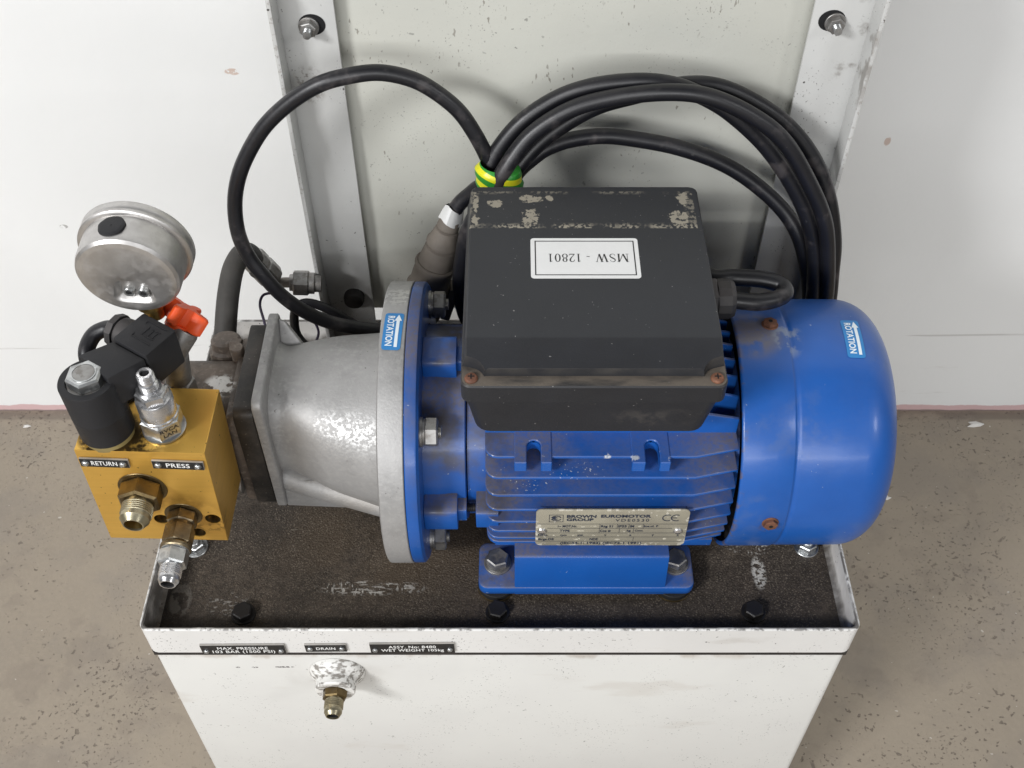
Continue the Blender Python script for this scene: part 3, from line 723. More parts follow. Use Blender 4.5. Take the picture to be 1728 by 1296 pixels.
def rule(x0, y0, x1, y1, wd=.00022):
    b.box(min(x0, x1)*U-wd/2, max(x0, x1)*U+wd/2, (330-max(y0, y1))*VV-wd/2, (330-min(y0, y1))*VV+wd/2, 0, .00004, T)
for y in (126, 166, 209, 247, 287): rule(5 if y > 200 else (10 if y == 126 else 115), y, 1495 if y != 166 else 1350, y)
for x, y0, y1 in ((632, 126, 209), (805, 126, 166), (920, 126, 166), (1062, 126, 166), (830, 166, 209), (970, 166, 209), (980, 247, 287)): rule(x, y0, x, y1)
for x0, y0, x1, y1 in ((130, 44, 265, 44), (130, 106, 265, 106), (130, 44, 130, 106), (265, 44, 265, 106)): rule(x0, y0, x1, y1, .0003)
def ring2(cx, cy, r, wd, a0, a1, n=16, xs=1.):
    vs = []; 
    for i in range(n+1):
        a = R(a0+(a1-a0)*i/n)
        vs += [(cx+xs*(r-wd/2)*math.cos(a), cy+(r-wd/2)*math.sin(a), 0), (cx+xs*(r+wd/2)*math.cos(a), cy+(r+wd/2)*math.sin(a), 0)]
    b.add(vs, [(2*i, 2*i+1, 2*i+3, 2*i+2) for i in range(n)], T)
cx, cy = 197*U, (330-75)*VV
ring2(cx, cy, .0026, .0006, 20, 160, xs=1.25); ring2(cx, cy, .0026, .0006, 200, 340, xs=1.25); ring2(cx-.0003, cy-.0002, .0012, .0006, 30, 330)
rule(160, 82, 190, 62, .0004)
for q in (1290, 1375):
    ring2(q*U, (330-70)*VV, .0034, .0007, 60, 300)
rule(1325, 70, 1375, 70, .0006)
b.build("lettering", 'ink', npl, flip=False)
for x in (.0200, .1108):
    b = MB(); b.lathe([(.0031, 0), (.0031, .0006), (.0024, .0014), (.0007, .0017)], (x, NY-.0011, .0995), (0, -1, 0), 20); b.build("rivet", 'chrome', npl)
# blanked-out fields: pale scuffs where the stamped figures were rubbed away
b = MB()
for q, y, wd in ((440, 150, 50), (565, 146, 40), (400, 189, 90), (1010, 146, 40), (870, 195, 18), (170, 232, 25), (365, 232, 20), (560, 230, 40), (815, 232, 20), (385, 269, 50), (430, 263, 20), (785, 269, 65), (1270, 263, 45), (1410, 275, 70)):
    n = 9; cxx, cyy = (q+wd/2)*U, (330-y)*VV
    vs = [(cxx+wd*U*.5*math.cos(a)*(.7+.5*random.random()), cyy+.0009*math.sin(a)*(.6+.8*random.random()), 0) for a in [2*math.pi*i/n for i in range(n)]]
    b.add(vs, [tuple(range(n))], T @ Matrix.Translation((0, 0, -.0001)))
g = G("rubbed_plate"); MAT['rub'] = g.done(g.mix(g.nm(700, .4, .6), (.62, .59, .49), (.45, .42, .34)), .5, .2)
b.build("rubbed_patch", 'rub', npl, flip=False)

# terminal box
def rr3(x0, x1, y0, y1, r, z): return [(x, y, z) for x, y in rrect(x0, x1, y0, y1, r, 5)]
b = MB(); b.loops([rr3(-.0215, .1170, -.0755, .0795, .010, .1885), rr3(-.0232, .1187, -.0772, .0812, .010, .1900), rr3(-.0283, .1240, -.0805, .0855, .008, .2226)])
tb = b.build("terminal_box", 'box', motor)
b = MB(); b.loops([rr3(-.0292, .1250, -.0812, .0862, .006, .2224), rr3(-.0300, .1258, -.0820, .0870, .006, .2230), rr3(-.0300, .1258, -.0820, .0870, .006, .2358), rr3(-.0292, .1250, -.0812, .0862, .0055, .2368)])
b.build("lid_rim", 'box', tb)
# raised lid with notched front corners
def lid_loop(ins, zf):
    x0, x1, y1 = -.0292+ins, .1250-ins, .0858-ins
    fy = -.0735+ins*.4; L = []
    def arc(cx, cy, r, a0, a1, n=6): return [(cx+r*math.cos(R(a0+(a1-a0)*i/n)), cy+r*math.sin(R(a0+(a1-a0)*i/n))) for i in range(n+1)]
    nr = .0098+ins*.3
    L += arc(x0+.0035-ins, -.0768, nr, 90-22, 18)           # left notch, from side to front
    L = [(x0, -.0655)]+L+[(x0+.0035-ins+nr+.001, fy)]
    R_ = [(x0+x1-p[0], p[1]) for p in L][::-1]
    pts = L+R_+[(x1, -.0545)]+[(x1-.005+.005*math.cos(R(a)), y1-.005+.005*math.sin(R(a))) for a in (0, 30, 60, 90)]+[(x0+.005+.005*math.cos(R(a)), y1-.005+.005*math.sin(R(a))) for a in (90, 120, 150, 180)]+[(x0, -.0545)]
    return [(x, y, zf(y)) for x, y in pts]
top = lambda y: .2505 if y >= -.0546 else .2505-(.0546+y)/(-.019)*.0088
A0 = lid_loop(0, lambda y: .2368); A1 = lid_loop(.0018, lambda y: top(y)-.0008); A2 = lid_loop(.0027, top)
b = MB(); b.loops([A0, A1, A2], cap0=True, cap1=False)
n = len(A2); nf = next(i for i, p in enumerate(A2) if abs(p[1]+.0545) < 1e-6); base_i = len(A0)*2
front = list(range(0, nf+1))+[n-1]
b.add(A2, [tuple(front), tuple(range(nf, n))])
lid = b.build("box_lid", 'box', tb, ang=25)
for x in (-.0238, .1196):
    b = MB(); c = (x, -.0757, .2368); b.lathe([(.0040, 0), (.0040, .0008), (.0032, .0019), (.0015, .0023)], c, (0, 0, 1), 22); s1 = b.build("lid_screw", 'rust', lid)
    b = MB(); b.box(x-.0019, x+.0019, c[1]-.0004, c[1]+.0004, .2386, .23925); b.box(x-.0004, x+.0004, c[1]-.0019, c[1]+.0019, .2386, .2393); b.build("screw_slot", 'dark', s1)
# white label printed upside down: MSW - 12801
LZ = .2505
lx0, lx1, ly0, ly1 = .0117, .0797, -.0055, .0315
b = MB(); b.loops([rr3(lx0, lx1, ly0, ly1, .0022, LZ+z) for z in (.0, .0002)]); lb = b.build("asset_label", 'label', lid)
lb['label'] = 'white paper label reading MSW - 12801 upside down'
b = MB(); lm = Matrix.Translation(((lx0+lx1)/2, (ly0+ly1)/2, LZ+.00034)) @ Matrix.Rotation(math.pi, 4, 'Z')
hw, hh = (lx1-lx0)/2, (ly1-ly0)/2
def frame_rect(i, wd):
    for (x0, x1, y0, y1) in ((-hw+i, hw-i, hh-i-wd, hh-i), (-hw+i, hw-i, -hh+i, -hh+i+wd), (-hw+i, -hw+i+wd, -hh+i, hh-i), (hw-i-wd, hw-i, -hh+i, hh-i)):
        b.add([(x0, y0, 0), (x1, y0, 0), (x1, y1, 0), (x0, y1, 0)], [(0, 1, 2, 3)], lm)
frame_rect(.0026, .0007)
def stroke(pts, wds, ox, oy, s):
    L = []; R_ = []; P = [Vector((p[0], p[1])) for p in pts]
    for i, p in enumerate(P):
        t = (P[min(i+1, len(P)-1)]-P[max(i-1, 0)]).normalized(); nn = Vector((-t.y, t.x)); q = (wds[i] if isinstance(wds, list) else wds)/2
        L.append(p+nn*q); R_.append(p-nn*q)
    vs = [(ox+p.x*s, oy+p.y*s, 0) for pr in zip(L, R_) for p in pr]
    b.add(vs, [(2*i, 2*i+1, 2*i+3, 2*i+2) for i in range(len(P)-1)], lm)
def cur(f, n=18): return [f(i/n) for i in range(n+1)]
THN, THK = .045, .13
def serif(x, y, w, ox, oy, s): stroke([(x-w/2, y), (x+w/2, y)], .035, ox, oy, s)
def gl_M(o, y, s):
    stroke([(.1, 0), (.1, 1)], THN, o, y, s); stroke([(.12, 1), (.45, 0.02)], THK, o, y, s); stroke([(.45, .02), (.78, 1)], THN, o, y, s); stroke([(.82, 0), (.82, 1)], THK, o, y, s)
    for x in (.1, .82): serif(x, .017, .26, o, y, s)
    serif(.06, .983, .16, o, y, s); serif(.86, .983, .2, o, y, s); return .98
def gl_S(o, y, s):
    P = [(.47, .76), (.45, .88), (.36, .97), (.25, .985), (.12, .94), (.06, .8), (.1, .66), (.25, .54), (.4, .43), (.49, .3), (.47, .14), (.36, .03), (.23, .01), (.1, .08), (.06, .24)]
    stroke(P, [.03, .035, .04, .045, .06, .08, .1, .13, .13, .1, .08, .06, .045, .04, .03], o, y, s); return .6
def gl_W(o, y, s):
    stroke([(.1, 1), (.33, .02)], THK, o, y, s); stroke([(.33, .02), (.56, 1)], THN, o, y, s); stroke([(.52, 1), (.75, .02)], THK, o, y, s); stroke([(.75, .02), (.97, 1)], THN, o, y, s)
    serif(.09, .983, .24, o, y, s); serif(.53, .983, .24, o, y, s); serif(.97, .983, .2, o, y, s); return 1.08
def gl_d(o, y, s): stroke([(.04, .33), (.3, .33)], .07, o, y, s); return .34
def gl_1(o, y, s): stroke([(.28, 0), (.28, 1)], .11, o, y, s); serif(.28, .017, .3, o, y, s); stroke([(.12, .88), (.26, .98)], .04, o, y, s); return .5
def gl_2(o, y, s):
    P = [(.08, .72), (.1, .86), (.2, .97), (.3, .98), (.42, .9), (.45, .74), (.38, .55), (.25, .33), (.08, .06)]
    stroke(P, [.04, .05, .06, .06, .1, .12, .1, .06, .05], o, y, s); stroke([(.06, .045), (.48, .045)], .09, o, y, s); stroke([(.48, .045), (.52, .22)], .03, o, y, s); return .56
def gl_0(o, y, s):
    P = [(.27+.19*math.cos(2*math.pi*i/24), .49+.49*math.sin(2*math.pi*i/24)) for i in range(25)]
    stroke(P, [.05+.07*abs(math.cos(2*math.pi*i/24))**2 for i in range(25)], o, y, s); return .56
def gl_8(o, y, s):
    for cy_, r1, r2 in ((.75, .155, .23), (.26, .19, .255)):
        P = [(.27+r1*math.cos(2*math.pi*i/24), cy_+r2*math.sin(2*math.pi*i/24)) for i in range(25)]
        stroke(P, [.045+.06*abs(math.cos(2*math.pi*i/24))**2 for i in range(25)], o, y, s)
    return .56
s_ = .0074; X_ = -.0272
for f in (gl_M, gl_S, gl_W, None, gl_d, None, gl_1, gl_2, gl_8, gl_0, gl_1):
    if f is None: X_ += .34*s_; continue
    X_ += f(X_, -.0036, s_)*s_*1.09
b.build("lettering", 'black_ink', lb, flip=False)
# gland and lead leaving the box
b = MB(); b.lathe([(.0135, 0), (.0135, .002)], (.1240, .019, .2085), (1, .04, 0), 28); b.hexn(.0150, .0085, (.1258, .019, .2085), (1, .04, 0), .2)
gl = b.build("cable_gland", 'gland', tb)
b = MB(); P = [(.0132, 0), (.0136, .002), (.0136, .0085), (.0120, .0115), (.0075, .0125)]
b.lathe(P, (.1340, .0193, .2085), (1, .04, 0), 14); b.build("gland_nut", 'gland', gl, ang=20)
mm3 = lambda L: [(x/1000, y/1000, z/1000) for x, y, z in L]
LEAD = [(138, 19, 208), (150, 18, 208), (160, 18, 208), (170, 21, 207), (178, 27, 206), (181, 34, 205), (176, 41, 205), (163, 43, 206), (146, 42, 206), (128, 40, 206), (110, 60, 205), (90, 100, 200)]
LEAD = [(142, 19, 2085e-1), (152, 18, 208.), (163, 18, 207), (175, 22, 206), (182, 29, 205), (180, 37, 205), (168, 41, 206), (150, 42, 207), (130, 45, 207), (100, 92, 204), (70, 108, 200)]
b = MB(); b.tube(mm3(LEAD), .0058, 14); b.build("motor_lead", 'cable', tb)

# rotation stickers, wrapped on a cylinder about the motor axis
def sticker(parent, xc, ac, Rc, w, h, roll, label):
    """xc centre along X, ac centre angle (deg, 0 = front, 90 = top); u runs along X, v runs up and back round the cylinder"""
    def mp(u, v, off):
        ca, sa = math.cos(roll), math.sin(roll); x = xc+u*ca-v*sa; s = u*sa+v*ca
        a = R(ac)+s/Rc; q = Rc+off
        return (x, -q*math.cos(a), AZ+q*math.sin(a))
    def wrap(V, F, off, mb, nsub=0):
        mb.add([mp(x, y, off) for x, y in V], F)
    b = MB(); n = 14; rd = w*.17
    outl = rrect(-w/2, w/2, -h/2, h/2, rd, 4)
    # strips so that the sheet follows the curve
    ys = sorted(set([p[1] for p in outl]+[-h/2+rd+(h-2*rd)*i/n for i in range(n+1)]))
    def halfw(y):
        d = max(0, abs(y)-(h/2-rd)); return w/2-rd+math.sqrt(max(rd*rd-d*d, 0))
    for off, mb_ in ((.00025, b),):
        vs = []; 
        for y in ys: vs += [mp(-halfw(y), y, off), mp(halfw(y), y, off)]
        mb_.add(vs, [(2*i, 2*i+1, 2*i+3, 2*i+2) for i in range(len(ys)-1)])
    st = b.build("rotation_sticker", 'stick_blue', parent, flip=False); st['label'] = label
    b = MB()
    V, F = text_geo('ROTATION', w*.50, 1.0, .028, 1.03)
    mx = max(p[0] for p in V); k = h*.405/mx
    wrap([(p[1]-w*.17, -p[0]*k) for p in V], F, .0005, b)
    xa = w*.23; aw = w*.085
    N = 10; y0, y1 = -h*.43, h*.27
    vs = []
    for i in range(N+1):
        y = y0+(y1-y0)*i/N; vs += [(xa-aw, y), (xa+aw, y)]
    wrap(vs, [(2*i, 2*i+1, 2*i+3, 2*i+2) for i in range(N)], .0005, b)
    wrap([(xa-aw*2.3, y1-.0002), (xa+aw*2.3, y1-.0002), (xa, h*.45)], [(0, 1, 2)], .0005, b)
    b.build("lettering", 'stick_white', st, flip=False)
sticker(cw, .2244, 89.8, .0876, .0118, .0340, R(-2), 'blue ROTATION sticker with white arrow on the cowl')

# ------------------------------------------------------------------ bell housing
bell = thing("bell_housing", 'grey cast aluminium bell housing between motor flange and pump', 'housing', (-.115, 0, AZ))
b = MB(); b.lathe([(.050, -.0855), (.0985, -.0855), (.1, -.0846), (.1003, -.0838), (.1003, -.0692), (.0998, -.0686), (.05, -.0686)], (0, 0, AZ), AX, 96)
ring_o = b.build("flange_ring", 'alu', bell)
sticker(ring_o, -.0770, 86.5, .1004, .0122, .0312, R(-2.0), 'blue ROTATION sticker with white arrow on the cast ring')
b = MB(); L = []
for i, t in enumerate([0, .03, .07, .11]+[.11+.89*k/10 for k in range(1, 11)]):
    x = -.163+t*(-.0850+.163); rr = .0385+.0260*t+.005*max(0, 1-t/.11)**2; sq = (1-t)**1.5
    lp = []
    for k in range(48):
        a = 2*math.pi*k/48; c_, s__ = math.cos(a), math.sin(a)
        pw = 2+1.6*sq; q = rr/((abs(c_)**pw+abs(s__)**pw)**(1/pw))
        lp.append((x, q*c_*(.86+.14*min(1, t/.5)), AZ+q*s__+.0160*(1-t)))
    L.append(lp)
b.loops(L); b.build("cone", 'alu', bell)
PZ0, PZ1, PY = .0585, .1745, .0435
b = MB(); b.loops([[(x, y, z) for y, z in rrect(-PY+i, PY-i, PZ0+i, PZ1-i, .006, 5)] for x, i in ((-.1690, .0005), (-.1685, 0), (-.1632, 0), (-.1622, .001))])
b.build("pump_plate", 'alu', bell, bevel=.0005)
# triangular corner gussets and lower web
for y, z, sy in ((PY-.0045, PZ1-.004, 1),):
    n = Vector((0, -1, sy)).normalized()*.0050
    cen = Vector((0, sy*.026, AZ+.034)); T_ = [Vector((-.1625, y, z)), Vector((-.1575, y*.97, z-.002)), Vector((-.1375, cen.y, cen.z)), Vector((-.1625, cen.y, cen.z))]
    b = MB(); b.loops([[tuple(p+n*s_ * (1 if i in (2, 3) else .7)) for i, p in enumerate(T_)] for s_ in (-1, 1)]); b.build("gusset", 'alu', bell, bevel=.0014, bseg=3)
for sy in (-1, 1):
    # rounded leg from the lower plate corner to the ring, with a thin set-back web under it
    b = MB(); L = []
    for t in (0, .25, .5, .75, 1):
        x = -.1626+t*.0774; cy, cz, rd = .0275+.0180*t, .0800-.0170*t, .0125-.0030*t
        L.append([(x, sy*(cy+rd*math.cos(a)), cz+rd*math.sin(a)) for a in [2*math.pi*k/20 for k in range(20)]])
    b.loops(L); b.build("leg_rib", 'alu', bell, ang=50)
    b = MB(); m = Matrix(((1, 0, 0, 0), (0, 0, sy, 0), (0, 1, 0, 0), (0, 0, 0, 1)))
    b.loops([[(-.1626, .0592, .0415), (-.1626, .0860, .0385), (-.0852, .0860, .0420), (-.0852, .0500, .0390)], [(-.1626, .0592, .0350), (-.1626, .0860, .0310), (-.0852, .0860, .0320), (-.0852, .0500, .0330)]], m)
    b.build("web", 'alu', bell, bevel=.0012, bseg=2)

# ------------------------------------------------------------------ gear pump
pump = thing("gear_pump", 'greasy brown gear pump between gold block and aluminium housing', 'pump', (-.21, 0, AZ))
b = MB(); b.loops([[(x, y, z) for y, z in rrect(-.0420, .0430, .0600, .1640, .007, 4)] for x in (-.1834, -.1698)]); b.build("adapter_plate", 'black_steel', pump, bevel=.0008)
b = MB(); b.loops([[(x, y, z) for y, z in rrect(-.0405, .0400, .0600, .1545, .009, 4)] for x in (-.1900, -.1832)]); b.build("pump_flange", 'iron', pump, bevel=.001)
b = MB(); b.loops([[(x, y, z) for y, z in rrect(-.0360+i, .0240-i, .0640+i, .1530-i, .016, 6)] for x, i in ((-.262, .003), (-.260, 0), (-.1895, 0))]); b.build("pump_body", 'iron', pump, bevel=.0006)
for y, z, big in ((-.0390, .157, 0), (-.0390, .084, 0), (.030, .157, 1), (.030, .084, 0)):
    b = MB()
    if big: b.hexn(.0060, .008, (-.1900, y, z-.006), (-1, 0, 0), .4)
    else:
        b.lathe([(.0078, 0), (.0078, .0016)], (-.1902, y, z-.012*(z > .12)), (-1, 0, 0), 24); b.hexn(.0068, .0062, (-.1916, y, z-.012*(z > .12)), (-1, 0, 0), .3)
    b.build("pump_bolt", 'zinc_dull' if not big else 'iron', pump)
b = MB(); b.lathe([(.0125, 0), (.0125, .006), (.0105, .008), (.0105, .0135), (.009, .015)], (-.2030, .034, .138), (0, .25, 1), 24); b.build("port_union", 'iron', pump)
b = MB(); b.lathe([(.0048, 0), (.0048, .013), (.0042, .014)], (-.1905, .020, .148), (0, 0, 1), 20); b.build("port_bolt", 'iron', pump)

# ------------------------------------------------------------------ gold manifold block
BR = R(2.4)     # the block sits slightly rolled on the pump
MC = Vector((-.2250, -.0715, .1476)); hx, hy, hz = .0387, .0255, .0474
man = thing("manifold_block", 'gold anodised valve block with RETURN and PRESS plates', 'manifold', MC, (0, -BR*-1, 0))
Mm = wmat(man); W = lambda x, y, z: Mm @ Vector((x, y, z))
b = MB(); b.box(-hx, hx, -hy, hy, -hz, hz)
blk = b.build("block", 'gold', man, bevel=.0005, local=True)
def uv(px, pz): return px, pz
holes = [(-.0005, -.0238, .0050), (.0325, -.0222, .0050), (.0205, -.0385, .0048)]
cut = MB()
for x, z, r in holes:
    cut.lathe([(r, 0), (r, .0125), (.0, .0140)], (x, -hy-.004, z), (0, 1, 0), 24)
blk.data.set_sharp_from_angle(angle=R(20))
co = cut.build("port_cutter", 'gold', man, local=True)
md = blk.modifiers.new("holes", 'BOOLEAN'); md.object = co; md.operation = 'DIFFERENCE'; md.solver = 'EXACT'
dg = bpy.context.evaluated_depsgraph_get(); dg.update()
me2 = bpy.data.meshes.new_from_object(blk.evaluated_get(dg)); blk.modifiers.clear(); me2.set_sharp_from_angle(angle=R(20)); blk.data = me2; bpy.data.objects.remove(co)
for x, z, r in holes:
    b = MB(); b.lathe([(r-.0001, .0), (r-.0001, .0085), (0, .0088)], (x, -hy+.0006, z), (0, 1, 0), 20, cap0=False); b.build("port_hole", 'ybrown', man, local=True)
tagplate(man, -.0372, -.0080, .0333, .0410, -hy-.0002, ['RETURN'], .0056, R(-1.), thing_mat=Mm, label='black plate engraved RETURN', fit=(.53,), ss=1.1)
tagplate(man, .0060, .0368, .0330, .0405, -hy-.0002, ['PRESS'], .0056, R(-1.), thing_mat=Mm, label='black plate engraved PRESS', fit=(.46,), ss=1.1)
fy = MC.y-hy
adapter("return_adapter", man, W(-.0055, -hy+.0003, .0105), (.0, -1, -.03), .0136, .0120, .0097, .0085, ('ybrown', 'yzinc', 'ybore'), .0056, rot=.45, label='large brass hexagon adapter in the RETURN port')
b = MB(); b.lathe([(.0148, 0), (.0152, .0004), (.0148, .0008)], W(-.0055, -hy+.0001, .0105), (0, -1, 0), 32); b.build("port_seal", 'ybrown', man)
po = W(.0145, -hy+.0003, -.0180); pd_ = Vector((-.012, -1, -.05)).normalized()
b = MB(); b.lathe([(.0118, -.0003), (.0121, .0004), (.0117, .0007)], po, (0, -1, 0), 32); b.build("port_seal", 'ybrown', man)
b = MB(); b.hexn(.0098, .0075, po+pd_*.0006, pd_, .5)
b.lathe([(.0082, .008), (.0082, .0105)], po, pd_, 28); b.hexn(.0098, .0130, po+pd_*.0100, pd_, .5)
b.lathe([(.0088, .023), (.0098, .0243), (.0098, .0262), (.0088, .0272)], po, pd_, 28)
ex = b.build("swivel_extension", 'stained', man)
adapter("pressure_adapter", man, po+pd_*.0268, pd_, .0093, .0100, .0070, .0075, ('zinc', 'chrome', 'dark'), .0042, rot=.5, label='bright zinc adapter ending the PRESS port')

# ------------------------------------------------------------------ solenoid valve on the block
top_z = MC.z+hz
sv = thing("solenoid_valve", 'black solenoid valve with silver top nut and square plug', 'valve', (-.2440, -.0825, top_z))
ca = Vector((-.2440, -.0825, top_z)); cd = Vector((math.sin(0.), .0, 1)).normalized()
b = MB(); b.lathe([(.0150, -.0005), (.0152, .0015), (.0148, .0045)], ca, cd, 32); b.build("valve_seat", 'seal', sv)
b = MB(); b.lathe([(.0150, .0035), (.0162, .0050), (.0164, .0230), (.0165, .0234), (.0164, .0238), (.0165, .0480), (.0161, .0490), (.0122, .0490), (.0119, .0470)], ca, cd, 48, cap1=False)
coil = b.build("coil", 'coilblk', sv)
b = MB(); b.lathe([(.0119, .0450), (.0117, .0473), (.009, .0475)], ca, cd, 36); b.build("washer", 'zinc_dull', coil)
b = MB(); b.hexn(.0110, .0070, ca+cd*.0475, cd, .5); b.lathe([(.0072, .0543), (.0072, .0549), (.0064, .0550), (.0064, .0544), (0, .0544)], ca, cd, 28, cap1=False); b.build("top_nut", 'zinc', sv)
b = MB(); b.lathe([(.0063, 0), (.0061, .0006), (0, .0007)], ca+cd*.0543, cd, 28); b.build("stem_end", 'zinc_dull', coil)
# connector box and neck
zt = ca.z+.0560
ya = R(57); e1 = Vector((math.cos(ya), math.sin(ya), 0)); e2 = Vector((-math.sin(ya), math.cos(ya), 0))
cm = Vector((-.2222, -.0640, 0))         # middle of the near edge of the box top
mb_ = Matrix(((e1.x, e2.x, 0, cm.x), (e1.y, e2.y, 0, cm.y), (0, 0, 1, 0), (0, 0, 0, 1)))
b = MB(); b.loops([[(x, y, z) for x, y in rrect(.0, .0250, -.0133, .0133, .0015, 3)] for z in (zt-.0265, zt)], mb_); cbx = b.build("plug_box", 'coilblk', sv, bevel=.0006)
b = MB()
nk = [Vector((0, -.0127, 0)), Vector((0, .0127, 0))]
near = [mb_ @ Vector((-.0006, .0129, 0)), mb_ @ Vector((-.0006, -.0129, 0))]
dv = (Vector((cm.x, cm.y, 0))-Vector((ca.x, ca.y, 0))).normalized(); pv = Vector((-dv.y, dv.x, 0))
t0 = [Vector((ca.x, ca.y, 0))-pv*.0125+dv*.0085, Vector((ca.x, ca.y, 0))+pv*.0150+dv*.004]
b.prism([(p.x, p.y) for p in (t0[0], near[1], near[0], t0[1])], zt-.0262, zt-.0018); b.build("coil_neck", 'coilblk', coil, bevel=.0008)
b = MB(); m = mb_ @ Matrix.Translation((.0148, -.0005, zt))
for x0, x1, y0, y1 in ((-.0072, -.0066, -.0085, .0065), (.0066, .0072, -.0085, .0065), (-.0066, -.0046, .0061, .0067), (.0046, .0066, .0061, .0067), (-.0030, .0030, -.0060, -.0052), (-.0030, .0030, -.0026, -.0018), (-.0034, -.0026, -.0072, -.0004), (.0026, .0034, -.0072, -.0004), (-.0034, .0034, .0014, .0019)):
    b.box(x0, x1, y0, y1, -.0001, .0004, m)
b.build("moulded_mark", 'coilblk', cbx)
gx = mb_ @ Vector((.0145, .0128, zt-.0125)); gd = (e2*1.0+e1*-.12).normalized()
b = MB(); b.lathe([(.0095, -.001), (.0100, .003), (.0098, .010), (.0092, .011)], gx, gd, 28); b.lathe([(.0108, .0115), (.0108, .0155), (.0098, .0165)], gx, gd, 10)
b.build("plug_gland", 'gland', cbx, ang=25)
g0 = gx+gd*.015
b = MB(); b.tube([g0, g0+gd*.008+Vector((0, -.001, -.001)), g0+gd*.016+Vector((-.001, -.008, -.004)), g0+gd*.016+Vector((-.004, -.018, -.010)), g0+gd*.010+Vector((-.004, -.024, -.022)), g0+gd*.004+Vector((0, -.020, -.040)), g0+gd*.0+Vector((.012, -.006, -.052))], .0050, 14)
b.build("plug_lead", 'cable', sv)

# ------------------------------------------------------------------ relief cartridge
rv = thing("relief_valve", 'bright zinc relief cartridge with stamped hexagon and socket screw', 'valve', (-.2115, -.0785, top_z))
ra = Vector((-.2115, -.0785, top_z))
b = MB(); b.lathe([(.0130, -.0003), (.0132, .0012), (.0122, .0016)], ra, (0, 0, 1), 28); b.hexn(.0128, .0125, ra+Vector((0, 0, .0012)), (0, 0, 1), R(36)); hx_o = b.build("hexagon_base", 'zinc', rv)
b = MB()
for s, dz_ in (('RVCA', .0092), ('LAN', .0052)):
    a = R(-54+6+30-0); n = Vector((math.cos(R(-84+0)), math.sin(R(-84)), 0))
    n = Vector((math.cos(R(-54)), math.sin(R(-54)), 0)); u = Vector((-n.y, n.x, 0)); p = ra+n*(.0128*math.cos(R(30))+.0002)
    m = Matrix(((u.x, 0, n.x, p.x), (u.y, 0, n.y, p.y), (0, 1, 0, p.z+dz_), (0, 0, 0, 1)))
    put_text(b, s, .0040, m, xs=1.15, bold=.02)
b.build("stamped_lettering", 'black_ink', hx_o, flip=False)
b = MB(); b.lathe([(.0112, .0135), (.0114, .0150), (.0108, .0156), (.0110, .0164), (.0110, .0280), (.0103, .0292), (.0086, .0296)], ra, (0, 0, 1), 36); b.build("cartridge_body", 'chrome', rv)
b = MB(); b.hexn(.0098, .0062, ra+Vector((0, 0, .0294)), (0, 0, 1), .4); b.lathe([(.0080, .0354), (.0082, .0362), (.0070, .0372)], ra, (0, 0, 1), 28); b.build("lock_nut", 'chrome', rv)
b = MB(); b.lathe([(.0052, .0370)]+thread(.0056, .0372, .0420, .001, .0004)+[(.0043, .0424), (.0043, .0440)]+thread(.0051, .0442, .0488, .0009, .0003)+[(.0049, .0496), (.0043, .0502), (.0029, .0502), (.0028, .0488)], ra, (0, 0, 1), 28, cap1=False)
ad = b.build("adjusting_screw", 'chrome', rv)
b = MB(); b.hexn(.0029, .0004, ra+Vector((0, 0, .0486)), (0, 0, 1), .3); b.build("hex_socket", 'dark', ad)

# ------------------------------------------------------------------ gauge valve, gauge
gv = thing("gauge_valve", 'gauge shut-off valve with orange star knob behind the black plug', 'valve', (-.2120, -.036, top_z-.02))
b = MB(); b.hexn(.0095, .016, (-.2120, -.0360, top_z-.02), (0, 0, 1), .2); b.lathe([(.0075, -.0045), (.0082, -.003), (.0082, .036), (.007, .038)], (-.2120, -.0355, top_z), (.1, .1, 1), 24)
b.lathe([(.0092, -.010), (.0095, -.008), (.0095, .006), (.0088, .008)], (-.2060, -.0320, .2240), (.55, .55, .62), 24); vb = b.build("valve_body", 'zinc_dull', gv)
b = MB(); kd = Vector((.55, .55, .62)).normalized(); ko = Vector((-.2050, -.0265, .2320)); L = []
def star(r0, r1, z, n=60, ph=.35): return [((r0+(r1-r0)*max(0, math.cos(4*a))**.8 - (0 if math.cos(4*a) > 0 else (r0*.06)*-math.cos(4*a)))*math.cos(a+ph), (r0+(r1-r0)*max(0, math.cos(4*a))**.8 - (0 if math.cos(4*a) > 0 else (r0*.06)*-math.cos(4*a)))*math.sin(a+ph), z) for a in [2*math.pi*i/n for i in range(n)]]
b.loops([star(.0058, .0140, 0), star(.0066, .0160, .0012), star(.0066, .0160, .0112), star(.0058, .0146, .0124)], frame(ko, kd))
b.lathe([(.0078, -.0035), (.0082, .0005)], ko, kd, 28); b.build("star_knob", 'orange', gv, ang=40)
GC = Vector((-.2213, -.0379, .2808))
gauge = thing("pressure_gauge", 'round stainless pressure gauge seen from behind, on a brass stem', 'gauge', GC, (R(3.4), R(4), R(-1)))
Gm = wmat(gauge)
# local: back face at y=0 looking to -Y, dial to +Y
b = MB(); prof = [(.0, .0002), (.0250, .0), (.0278, .0006), (.0294, .0022), (.0300, .0045), (.0302, .0215), (.0310, .0222)]
pocket = [(-.0065, -.0195), (.0095, -.0195), (.0112, -.0175), (.0092, -.0035), (.0075, -.0022), (-.0048, -.0022), (-.0066, -.0038), (-.0082, -.0175)]
b.lathe([(.0246, .0)]+prof[1:], (0, 0, 0), (0, 1, 0), 72, cap0=False, cap1=True)
case_v = b
o_r = [(.0246*math.cos(2*math.pi*i/72), .0246*math.sin(2*math.pi*i/72)) for i in range(72)]
